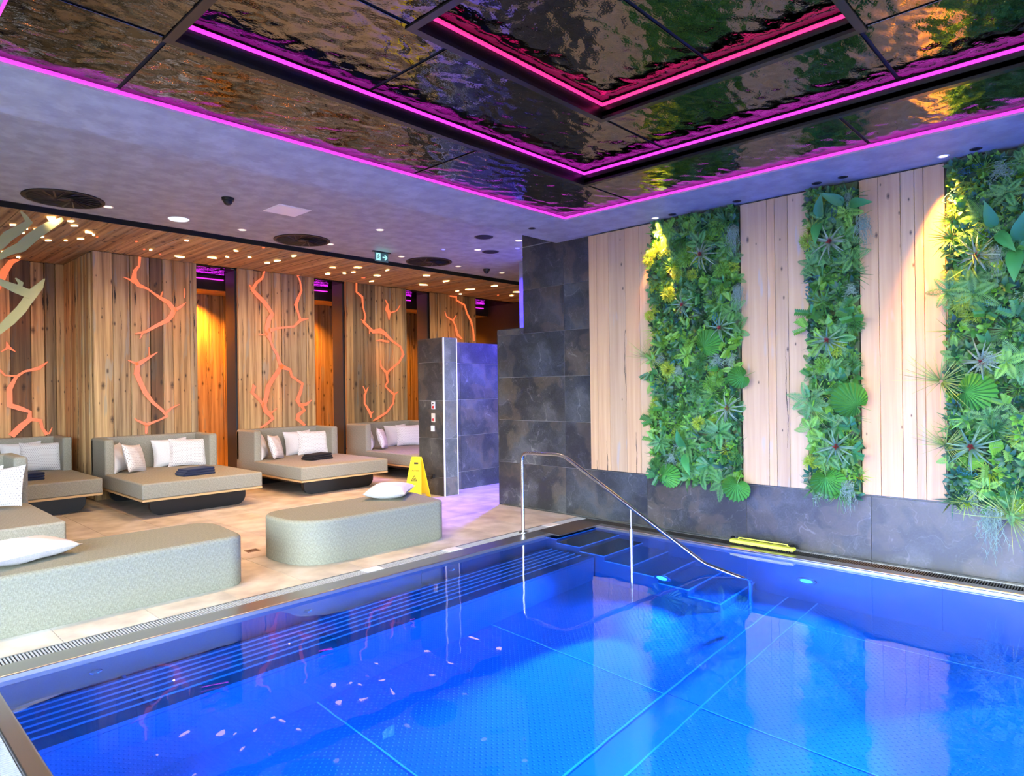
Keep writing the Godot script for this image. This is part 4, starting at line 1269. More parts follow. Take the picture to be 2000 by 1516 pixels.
func build_ceiling_fittings() -> void:
	var vents := [[125, 388, 0.40, "round black swirl air outlet in the lounge ceiling beside the recessed bay"], [590, 469, 0.40, "round black swirl air outlet between two warm spots near the exit sign"], [838, 511, 0.40, "round black swirl air outlet above the shower partition"]]
	for v in vents:
		var t := thing("air_outlet", v[3], "air vent", on_y(v[0], v[1], LOUNGE_Y))
		put("outlet_disc", lathe([Vector2(0, -0.006), Vector2(v[2] - 0.05, -0.006), Vector2(v[2] - 0.05, 0.02)], 32), M.black_gap, t)
		put("outlet_ring", lathe([Vector2(v[2] - 0.05, -0.004), Vector2(v[2] - 0.03, -0.016), Vector2(v[2], -0.012), Vector2(v[2], 0.0)], 32), M.black_frame, t)
		put("hub", lathe([Vector2(0, -0.02), Vector2(0.06, -0.018), Vector2(0.07, -0.006)], 16), M.black_frame, t)
		var blade := rounded_box(Vector3(0.26 * v[2] / 0.36, 0.004, 0.018), 0.0015, 1)
		for k in 20:
			var a := TAU * k / 20
			var o := put("swirl_blade", blade, M.black_frame, t)
			o.basis = Basis(Vector3.UP, a + 0.35) * Basis(Vector3.RIGHT, 0.5)
			o.position = Vector3(cos(a) * 0.20 * v[2] / 0.36, -0.012, -sin(a) * 0.20 * v[2] / 0.36)
	for s in [[945, 463, "round black ceiling speaker beside the tall slate wall"], [958, 492, "round black ceiling speaker nearer the wood ceiling"]]:
		var t := thing("ceiling_speaker", s[2], "speaker", on_y(s[0], s[1], LOUNGE_Y))
		put("speaker_grille", lathe([Vector2(0, -0.012), Vector2(0.11, -0.010), Vector2(0.12, 0.0)], 24), M.black_gap, t)
		put("speaker_rim", lathe([Vector2(0.115, -0.004), Vector2(0.135, -0.006), Vector2(0.14, 0.0)], 24), M.black_frame, t)
	for c in [[445, 393, "black camera dome on the lounge ceiling near the plaster border"], [950, 532, "black camera dome on the lounge ceiling near the blue shower wall"]]:
		var t := thing("camera_dome", c[2], "camera", on_y(c[0], c[1] - 6, LOUNGE_Y))
		put("dome_base", lathe([Vector2(0, -0.03), Vector2(0.065, -0.03), Vector2(0.07, 0.0)], 20), M.black_frame, t)
		var prof := []
		for k in 7: prof.append(Vector2(0.052 * sin(PI / 2 * k / 6.0), -0.03 - 0.055 * cos(PI / 2 * k / 6.0)))
		put("dome_glass", lathe(prof, 20), M.black_runner, t)
	var spots := [[211, 404, "beside the first swirl outlet", 9.0], [473, 449, "between white lamp and swirl outlet", 9.0], [645, 477, "beside the second swirl outlet", 9.0], [742, 449, "over the floor before the partition", 7.0], [784, 501, "beside the exit sign", 9.0], [895, 520, "beyond the third swirl outlet", 8.0], [980, 533, "beside the blue shower wall", 5.0], [933, 488, "between the two speakers", 5.0], [1013, 470, "next to the edge of the tall slate wall", 5.0]]
	for s in spots:
		var t := thing("ceiling_spot_light", "small warm ceiling spot " + s[2], "ceiling light", on_y(s[0], s[1], LOUNGE_Y), "small warm spots in the lounge ceiling")
		put("spot_ring", lathe([Vector2(0.045, -0.003), Vector2(0.058, -0.004), Vector2(0.062, 0.0)], 20), M.white_plastic, t)
		put("spot_lens", lathe([Vector2(0, -0.004), Vector2(0.046, -0.003)], 20), M.downlight_glow, t)
		spot(t, Vector3(0, -0.03, 0), Vector3(0.0, -1, -0.10), Color(1.0, 0.80, 0.57), s[3] * 0.85, 46)
	# unseen row of spots behind the plaster border, placed to light the ottoman tops
	for x in [1.1, 2.4, 3.7, 5.0]:
		var t := thing("ceiling_spot_light", "unseen warm ceiling spot behind the plaster border, lighting the ottoman tops", "ceiling light", Vector3(x, LOUNGE_Y, -6.15), "unseen warm spots over the ottomans")
		put("spot_ring", lathe([Vector2(0.045, -0.003), Vector2(0.058, -0.004), Vector2(0.062, 0.0)], 20), M.white_plastic, t)
		put("spot_lens", lathe([Vector2(0, -0.004), Vector2(0.046, -0.003)], 20), M.downlight_glow, t)
		spot(t, Vector3(0, -0.03, 0), Vector3(0.0, -1, 0.0), Color(1.0, 0.80, 0.57), 6.5, 44)
	var w := thing("flush_ceiling_lamp", "flat round white ceiling lamp", "ceiling light", on_y(349, 428, LOUNGE_Y))
	put("lamp_cover", lathe([Vector2(0, -0.014), Vector2(0.11, -0.012), Vector2(0.125, 0.0)], 28), M.white_lamp_glow, w)
	spot(w, Vector3(0, -0.05, 0), Vector3(0, -1, 0), Color(0.93, 0.97, 1.0), 1.2, 70, 0.1)
	var hatch := thing("ceiling_hatch", "square pale access hatch in the lounge ceiling", "hatch", on_y(561, 411, LOUNGE_Y))
	put("hatch_frame", box_mesh(Vector3(0.42, 0.006, 0.42)), M.white_plastic, hatch, Vector3(0, -0.002, 0))
	put("hatch_door", box_mesh(Vector3(0.385, 0.006, 0.385)), M.white_plastic, hatch, Vector3(0, -0.006, 0))
	var b := thing("blue_spot_light", "tiny blue spot in the lounge ceiling beyond the exit sign", "ceiling light", on_y(866, 487, LOUNGE_Y))
	put("spot_lens", lathe([Vector2(0, -0.01), Vector2(0.022, -0.008), Vector2(0.03, 0.0)], 14), M.blue_spot_glow, b)
	spot(b, Vector3(0, -0.03, 0), Vector3(0, -1, 0), Color(0.2, 0.15, 1.0), 3.0, 60)
	# border spots: two lit wall washers, the others off
	for s in [[1280, 426, "lit warm wall washer over the first planted strip", 1], [1842, 305, "lit warm wall washer over the widest planted strip", 1], [1039, 446, "unlit black recessed spot near the corner of the light line", 0], [1313, 419, "unlit black recessed spot beside the lit washer of the first planted strip", 0], [1439, 393, "unlit black recessed spot at the edge of the first planted strip", 0], [1595, 358, "unlit black recessed spot over the narrow planted strip", 0], [1646, 346, "unlit black recessed spot at the far edge of the narrow planted strip", 0], [1906, 291, "unlit black recessed spot over the widest planted strip", 0]]:
		var t := thing("wall_washer_light" if s[3] else "recessed_spot", s[2], "ceiling light", on_y(s[0], s[1], SOFFIT_Y))
		put("spot_ring", lathe([Vector2(0.03, -0.002), Vector2(0.042, -0.004), Vector2(0.045, 0.0)], 20), M.white_plastic if s[3] else M.black_frame, t)
		put("spot_lens", lathe([Vector2(0, -0.003), Vector2(0.031, -0.002)], 20), M.wall_washer_glow if s[3] else M.black_gap, t)
		if s[3]: spot(t, Vector3(0, -0.03, 0), Vector3(0.10, -1, 0.0), Color(1.0, 0.68, 0.28), 34.0, 25, 0.03)

func build_small_things() -> void:
	# folding warning sign
	var t := thing("wet_floor_sign", "yellow folding floor sign standing before the slate partition", "floor sign", Vector3(6.36, 0, -8.02))
	t.rotation.y = -1.12
	var board: MeshInstance3D
	for k in 2:
		var st := begin()
		var c: float = [1.0, -1.0][k]
		var f := func(x: float, y: float) -> Vector3: return Vector3(x, y, c * 0.15 * (1 - y / 0.62) + c * 0.008)
		var n: Vector3 = Vector3(0, 0.15, 0.62).normalized() * Vector3(1, 1, c)
		var ring := [f.call(-0.15, 0.0), f.call(-0.10, 0.0), f.call(-0.07, 0.05), f.call(0.07, 0.05), f.call(0.10, 0.0), f.call(0.15, 0.0), f.call(0.085, 0.60), f.call(0.07, 0.62), f.call(-0.07, 0.62), f.call(-0.085, 0.60)]
		if c < 0: ring.reverse()
		plate(st, ring, n, 0.012)
		var made := put("sign_board", st.commit(), M.sign_yellow, t)
		if k == 0: board = made
	put("sign_top", rounded_box(Vector3(0.16, 0.03, 0.05), 0.01, 2), M.sign_yellow, t, Vector3(0, 0.62, 0))
	var tilt := Basis(Vector3.RIGHT, -atan(0.15 / 0.62))
	var on_face := func(x: float, y: float) -> Vector3: return Vector3(x, y, 0.15 * (1 - y / 0.62) + 0.0225)
	var tm := TextMesh.new()
	tm.text = "CAUTION"
	var font := SystemFont.new()
	font.font_names = PackedStringArray(["Droid Sans"])
	tm.font = font
	tm.font_size = 32
	tm.pixel_size = 0.0011
	tm.depth = 0.002
	var word := put("lettering", tm, M.sign_ink, board, on_face.call(0, 0.43))
	word.basis = tilt
	var st := begin()
	for l in [[Vector3(-0.045, 0, 0), Vector3(0.045, 0, 0)], [Vector3(0.045, 0, 0), Vector3(0, 0.08, 0)], [Vector3(0, 0.08, 0), Vector3(-0.045, 0, 0)], [Vector3(-0.01, 0.012, 0), Vector3(0.006, 0.045, 0)], [Vector3(-0.006, 0.03, 0), Vector3(0.018, 0.022, 0)]]:
		branch_plate(st, l, [0.009, 0.009], Vector3.BACK, 0.002)
	var tri := put("warning_triangle", st.commit(), M.sign_ink, board, on_face.call(0, 0.28))
	tri.basis = tilt
	var hole := put("grip_hole", rounded_box(Vector3(0.07, 0.03, 0.004), 0.0015, 1), M.sign_ink, board, on_face.call(0.01, 0.54))
	hole.basis = tilt
	# control plates on the partition
	var plates := [[847, 792, 0.12, "white control plate with black and red buttons on the partition", "white_plastic"], [847, 816, 0.14, "cream control plate with red button on the partition", "cream_plastic"], [846, 837, 0.09, "blank white control plate on the partition", "white_plastic"]]
	for k in 3:
		var q: Array = plates[k]
		var c := thing("control_plate", q[3], "control plate", on_x(q[0], q[1], 6.74), "control plates on the partition")
		var body := put("plate_body", rounded_box(Vector3(0.014, q[2], 0.082), 0.003, 2), M[q[4]], c, Vector3(-0.007, 0, 0))
		if k < 2:
			var o := put("push_button", lathe_up([Vector2(0, 0.008), Vector2(0.02, 0.007), Vector2(0.024, 0.0)], 18), M.red_plastic, body, Vector3(-0.007, -q[2] * 0.22, 0))
			o.basis = Basis(Vector3.BACK, PI / 2)
		if k == 0:
			var o := put("push_button", lathe_up([Vector2(0, 0.006), Vector2(0.011, 0.006), Vector2(0.013, 0.0)], 14), M.black_frame, body, Vector3(-0.007, 0.03, 0))
			o.basis = Basis(Vector3.BACK, PI / 2)
	var hook := thing("wall_hose_outlet", "small black hose outlet low on the partition", "outlet", on_x(847, 930, 6.74))
	put("outlet_body", rounded_box(Vector3(0.03, 0.07, 0.05), 0.008, 2), M.black_runner, hook, Vector3(-0.015, 0, 0))
	put("outlet_nozzle", tube_mesh([Vector3(-0.02, 0, 0), Vector3(-0.06, -0.01, 0.01), Vector3(-0.07, -0.04, 0.015)], 0.012, 8), M.black_runner, hook)
	# exit sign
	var at := on_y(745, 492, LOUNGE_Y)
	var s := thing("exit_sign", "small green exit sign with running figure and arrow under the ceiling", "exit sign", at)
	s.rotation.y = 0.0
	put("sign_bracket", box_mesh(Vector3(0.34, 0.014, 0.05)), M.black_frame, s, Vector3(0, -0.007, 0))
	var face := put("sign_board", rounded_box(Vector3(0.26, 0.145, 0.012), 0.004, 2), M.sign_green_glow, s, Vector3(0, -0.088, 0))
	put("door_panel", box_mesh(Vector3(0.085, 0.115, 0.002)), M.sign_white_glow, face, Vector3(-0.065, 0.002, 0.0072))
	st = begin()
	for l in [[Vector3(-0.004, 0.018, 0), Vector3(-0.012, -0.014, 0)], [Vector3(-0.012, -0.012, 0), Vector3(0.010, -0.026, 0), Vector3(0.006, -0.05, 0)], [Vector3(-0.012, -0.012, 0), Vector3(-0.024, -0.03, 0), Vector3(-0.038, -0.034, 0)], [Vector3(-0.004, 0.014, 0), Vector3(0.016, 0.004, 0), Vector3(0.028, 0.012, 0)], [Vector3(-0.006, 0.014, 0), Vector3(-0.024, 0.006, 0)]]:
		var ws := []
		for q in l: ws.append(0.011)
		branch_plate(st, l, ws, Vector3.BACK, 0.001)
	plate(st, [Vector3(-0.008, 0.028, 0), Vector3(0.004, 0.024, 0), Vector3(0.010, 0.034, 0), Vector3(0.004, 0.044, 0), Vector3(-0.008, 0.042, 0)], Vector3.BACK, 0.001)
	put("running_figure", st.commit(), M.sign_green_glow, face, Vector3(-0.06, 0.002, 0.0083))
	st = begin()
	branch_plate(st, [Vector3(-0.045, 0, 0), Vector3(0.03, 0, 0)], [0.022, 0.022], Vector3.BACK, 0.002)
	branch_plate(st, [Vector3(-0.002, 0.042, 0), Vector3(0.04, 0, 0), Vector3(-0.002, -0.042, 0)], [0.022, 0.026, 0.022], Vector3.BACK, 0.002)
	put("arrow", st.commit(), M.sign_white_glow, face, Vector3(0.06, 0.0, 0.0072))
	area(s, Vector3(0, -0.09, 0.03), Vector3(0, 0, 1), Vector2(0.26, 0.145), Color(0.5, 1.0, 0.95), 0.02)
	# yellow pool brush resting on the edge below the planted wall
	var y := thing("pool_brush", "yellow pool brush head with black end wheels on the pool edge", "pool brush", Vector3(6.66, 0.006, -2.80))
	put("brush_bar", rounded_box(Vector3(0.085, 0.035, 0.66), 0.012, 2), M.tool_yellow, y, Vector3(0, 0.032, 0))
	put("brush_handle", tube_mesh([Vector3(0.02, 0.045, -0.26), Vector3(0.02, 0.065, -0.25), Vector3(0.02, 0.065, 0.25), Vector3(0.02, 0.045, 0.26)], 0.007, 8), M.tool_yellow, y)
	for k in 2:
		var wz: float = [-0.33, 0.29][k]
		var o := put("end_wheel", lathe_up([Vector2(0, 0.016), Vector2(0.03, 0.014), Vector2(0.034, 0.0), Vector2(0.03, -0.014), Vector2(0, -0.016)], 16), M.black_runner, y, Vector3(0.045, 0.036, wz))
		o.basis = Basis(Vector3.RIGHT, PI / 2)
	st = begin()
	for k in 60: box(st, Vector3(rng.randf_range(-0.035, 0.035), 0.008, -0.31 + k * 0.0105), Vector3(0.006, 0.016, 0.006))
	var br := put("bristle_row", st.commit(), M.dark_tread, y)
	br.set_meta("kind", "stuff")
	var d := thing("floor_drain", "small brown metal drain plate in the cream floor", "floor drain", Vector3(3.17, 0.0, -6.77))
	put("drain_plate", box_mesh(Vector3(0.13, 0.004, 0.11)), M.steel_plate, d, Vector3(0, 0.002, 0))
	put("drain_slot", box_mesh(Vector3(0.10, 0.002, 0.012)), M.black_gap, d, Vector3(0, 0.004, 0))

# ---------------------------------------------------------------- the living wall
# Plants grow along their own +y; place_plant turns +y off the wall and +z down.
func leaf(st: SurfaceTool, base: Vector3, dir: Vector3, nrm: Vector3, length: float, width: float, bend: float, fold: float, c0: Color, c1: Color, seg: int, shape: int) -> void:
	dir = dir.normalized()
	var side := dir.cross(nrm).normalized()
	nrm = side.cross(dir).normalized()
	var rows := []
	for i in seg + 1:
		var t := float(i) / seg
		var w: float
		match shape:
			0: w = sin(PI * clampf(t * 0.93 + 0.07, 0, 1))
			1: w = (1.0 - t * t * t) * minf(1.0, 0.5 + t * 4.0)
			2: w = sin(PI * pow(clampf(t * 0.96 + 0.04, 0, 1), 0.62))
			_: w = 1.0 - t * 0.85
		var ang := bend * t
		var p := base + dir * length * (sin(ang) / ang * t if absf(ang) > 0.01 else t) - nrm * length * ((1 - cos(ang)) / ang * t if absf(ang) > 0.01 else 0.0)
		var n2 := (nrm * cos(ang) + dir * sin(ang)).normalized()
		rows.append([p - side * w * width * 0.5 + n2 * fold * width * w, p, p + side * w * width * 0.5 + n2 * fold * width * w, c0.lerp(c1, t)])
	for i in seg:
		for k in 2:
			var a: Vector3 = rows[i][k]
			var b: Vector3 = rows[i][k + 1]
			var c: Vector3 = rows[i + 1][k + 1]
			var d: Vector3 = rows[i + 1][k]
			var ca: Color = rows[i][3]
			var cb: Color = rows[i + 1][3]
			for q in [[a, ca], [c, cb], [b, ca], [a, ca], [d, cb], [c, cb]]:
				st.set_color(q[1])
				st.add_vertex(q[0])
func blade(st: SurfaceTool, base: Vector3, dir: Vector3, nrm: Vector3, length: float, width: float, bend: float, c0: Color, c1: Color, seg: int) -> void:
	dir = dir.normalized()
	var side := dir.cross(nrm).normalized()
	nrm = side.cross(dir).normalized()
	var last := []
	for i in seg + 1:
		var t := float(i) / seg
		var ang := bend * t
		var p := base + dir * length * (sin(ang) / ang * t if absf(ang) > 0.01 else t) - nrm * length * ((1 - cos(ang)) / ang * t if absf(ang) > 0.01 else 0.0)
		var w := width * 0.5 * (1.0 - t * 0.9)
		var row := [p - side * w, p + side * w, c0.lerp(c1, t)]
		if i > 0:
			for q in [[last[0], last[2]], [row[1], row[2]], [last[1], last[2]], [last[0], last[2]], [row[0], row[2]], [row[1], row[2]]]:
				st.set_color(q[1])
				st.add_vertex(q[0])
		last = row
func done(st: SurfaceTool) -> ArrayMesh:
	st.generate_normals()
	return st.commit()
func around(r: RandomNumberGenerator, a: float, lift: float) -> Vector3:
	return Vector3(cos(a) * cos(lift), sin(lift), sin(a) * cos(lift))
func vary(r: RandomNumberGenerator, c: Color, amount := 0.25) -> Color:
	var k := 1.0 + r.randf_range(-amount, amount)
	return Color(c.r * k * (1.0 + r.randf_range(-0.12, 0.12)), c.g * k, c.b * k)

func make_air_plant(s: int, tip: Color) -> ArrayMesh:
	var r := RandomNumberGenerator.new(); r.seed = s
	var st := begin()
	for ring in 2:
		var n := 10 if ring == 0 else 7
		for k in n:
			var a := TAU * (k + 0.5 * ring) / n + r.randf_range(-0.15, 0.15)
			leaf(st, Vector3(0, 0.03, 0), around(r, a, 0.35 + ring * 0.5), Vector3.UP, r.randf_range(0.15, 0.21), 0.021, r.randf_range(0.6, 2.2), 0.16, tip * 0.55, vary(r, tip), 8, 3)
	return done(st)
func make_heart(s: int) -> ArrayMesh:
	var r := RandomNumberGenerator.new(); r.seed = s
	var st := begin()
	for k in 8: leaf(st, Vector3(0, 0.03, 0), around(r, TAU * k / 8, 1.1), Vector3.UP if k % 2 else Vector3.RIGHT, 0.045, 0.014, 0.4, 0.2, Color(0.16, 0.02, 0.02), Color(0.22, 0.03, 0.03), 3, 0)
	return done(st)
func make_fern(s: int, c: Color, fronds: int, size: float) -> ArrayMesh:
	var r := RandomNumberGenerator.new(); r.seed = s
	var st := begin()
	for k in fronds:
		var a := TAU * k / fronds + r.randf_range(-0.3, 0.3)
		var d := around(r, a, r.randf_range(0.25, 0.7))
		var len := size * r.randf_range(0.8, 1.15)
		var side := d.cross(Vector3.UP).normalized()
		var up := side.cross(d).normalized()
		var bend := r.randf_range(0.5, 1.1)
		var col := vary(r, c)
		var pairs := 15
		for i in pairs:
			var t := 0.12 + 0.86 * i / pairs
			var ang := bend * t
			var p := d * len * sin(ang) / bend - up * len * (1 - cos(ang)) / bend + Vector3(0, 0.015, 0)
			var fw := (d * cos(ang) - up * sin(ang)).normalized()
			var ll := size * 0.23 * sin(PI * pow(t, 0.7)) + 0.005
			for sg in [-1.0, 1.0]:
				leaf(st, p, side * sg + fw * 0.45, up * cos(ang) + d * sin(ang), ll, 0.046 * size + 0.001, 0.25, 0.05, col, col.lerp(Color(0.3, 0.55, 0.15), 0.25), 2, 0)
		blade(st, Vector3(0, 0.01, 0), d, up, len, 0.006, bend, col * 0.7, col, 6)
	return done(st)
func make_grass(s: int, c: Color, n: int, size: float) -> ArrayMesh:
	var r := RandomNumberGenerator.new(); r.seed = s
	var st := begin()
	for k in n:
		var a := r.randf() * TAU
		var col := vary(r, c, 0.35)
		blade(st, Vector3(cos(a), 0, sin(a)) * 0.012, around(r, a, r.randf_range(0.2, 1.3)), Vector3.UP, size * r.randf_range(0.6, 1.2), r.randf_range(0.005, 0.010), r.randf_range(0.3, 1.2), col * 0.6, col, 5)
	return done(st)
func make_broadleaf(s: int, c: Color, n: int, size: float, wide: float) -> ArrayMesh:
	var r := RandomNumberGenerator.new(); r.seed = s
	var st := begin()
	for k in n:
		var a := TAU * k / n + r.randf_range(-0.5, 0.5)
		var d := around(r, a, r.randf_range(0.3, 0.9))
		var stem := r.randf_range(0.02, 0.06)
		var col := vary(r, c, 0.3)
		blade(st, Vector3.ZERO, d, Vector3.UP, stem * 1.2, 0.006, 0.1, col, col, 2)
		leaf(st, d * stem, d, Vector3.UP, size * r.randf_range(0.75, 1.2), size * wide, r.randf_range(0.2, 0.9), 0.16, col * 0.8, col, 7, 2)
	return done(st)
func make_fan(s: int, c: Color, radius: float) -> ArrayMesh:
	# one round pleated palm leaf lying flat to the wall, stalk at the back
	var r := RandomNumberGenerator.new(); r.seed = s
	var st := begin()
	var n := 24
	var span := TAU * 0.86
	var pts := []
	for k in n * 2 + 1:
		var a := -span * 0.5 + span * k / (n * 2)
		var ridge := 0.010 if k % 2 else -0.010
		var rad := radius * (0.36 + 0.84 * pow(cos(a * 0.5), 2.0)) * (1.0 + (0.025 if k % 2 else -0.03))
		pts.append([Vector3(sin(a) * rad * 0.5, 0.02 + ridge * 0.6, cos(a) * rad * 0.5), Vector3(sin(a) * rad, 0.02 + ridge * 1.3 - 0.035 * absf(sin(a)) - 0.02 * cos(a), cos(a) * rad)])
	var mid := Vector3(0, 0.028, -radius * 0.05)
	for k in n * 2:
		var ca := c * (1.25 if k % 2 else 0.72)
		for q in [mid, pts[k + 1][0], pts[k][0], pts[k][0], pts[k + 1][0], pts[k + 1][1], pts[k][0], pts[k + 1][1], pts[k][1]]:
			st.set_color(ca)
			st.set_smooth_group(-1)
			st.add_vertex(q)
	st.generate_normals()
	return st.commit()
func make_berries(s: int, c: Color) -> ArrayMesh:
	var r := RandomNumberGenerator.new(); r.seed = s
	var st := begin()
	for k in 70:
		var t := r.randf()
		var a := r.randf() * TAU
		var rad := 0.028 * sin(PI * (0.1 + 0.85 * t))
		var p := Vector3(cos(a) * rad, 0.06 + sin(a) * rad, -0.08 + 0.17 * t)
		var col := vary(r, c, 0.4)
		var q := 0.0062
		st.set_color(col)
		var v := [Vector3(q, 0, 0), Vector3(0, q, 0), Vector3(0, 0, q), Vector3(-q, 0, 0), Vector3(0, -q, 0), Vector3(0, 0, -q)]
		for f in [[0, 1, 2], [1, 3, 2], [3, 4, 2], [4, 0, 2], [1, 0, 5], [3, 1, 5], [4, 3, 5], [0, 4, 5]]:
			for i in [0, 2, 1]: st.add_vertex(p + v[f[i]])
	return done(st)
func make_moss(s: int, c: Color, radius: float, n: int) -> ArrayMesh:
	var r := RandomNumberGenerator.new(); r.seed = s
	var st := begin()
	for k in n:
		var a := r.randf() * TAU
		var lift := asin(r.randf())
		var d := around(r, a, lift)
		var col := vary(r, c, 0.35)
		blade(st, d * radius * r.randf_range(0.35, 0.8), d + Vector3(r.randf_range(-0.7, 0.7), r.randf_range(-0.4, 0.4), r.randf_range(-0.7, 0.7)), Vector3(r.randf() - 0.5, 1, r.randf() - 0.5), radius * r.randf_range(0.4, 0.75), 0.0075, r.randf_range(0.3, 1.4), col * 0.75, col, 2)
	return done(st)
func make_threads(s: int, c: Color, n: int, drop: float) -> ArrayMesh:
	var r := RandomNumberGenerator.new(); r.seed = s
	var st := begin()
	for k in n:
		var p := Vector3(r.randfn() * 0.024, r.randf_range(0.03, 0.10), r.randfn() * 0.03)
		var reach := drop * (0.15 + 0.85 * pow(r.randf(), 1.7))
		var pts := [p]
		for i in 5:
			p += Vector3(r.randf_range(-0.026, 0.026), r.randf_range(-0.014, 0.014), reach * r.randf_range(-0.02, 0.32))
			pts.append(p)
		var col := vary(r, c, 0.3)
		for i in 5: blade(st, pts[i], pts[i + 1] - pts[i], Vector3(0.3, 1, 0), (pts[i + 1] - pts[i]).length() * 1.1, 0.0034, 0.1, col, col, 1)
	return done(st)
func make_sprig(s: int, c: Color, size: float) -> ArrayMesh:
	var r := RandomNumberGenerator.new(); r.seed = s
	var st := begin()
	for b in 4:
		var a := r.randf() * TAU
		var d := around(r, a, r.randf_range(0.4, 1.1))
		var side := d.cross(Vector3.UP).normalized()
		var col := vary(r, c, 0.3)
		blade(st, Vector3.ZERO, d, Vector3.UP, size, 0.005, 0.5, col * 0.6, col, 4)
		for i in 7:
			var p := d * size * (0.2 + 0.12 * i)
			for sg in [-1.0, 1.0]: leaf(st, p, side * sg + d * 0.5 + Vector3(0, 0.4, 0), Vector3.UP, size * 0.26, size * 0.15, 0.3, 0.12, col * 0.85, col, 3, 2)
	return done(st)

func place_plant(called: String, mesh: Mesh, at: Vector3, spin: float, size: float, label: String, group: String) -> MeshInstance3D:
	var o := put(called, mesh, M.leaf)
	o.basis = (Basis(Vector3.BACK, Vector3.LEFT, Vector3.DOWN) * Basis(Vector3.UP, spin)).scaled(Vector3.ONE * size)
	o.position = at
	tag(o, label, "plant", group)
	return o

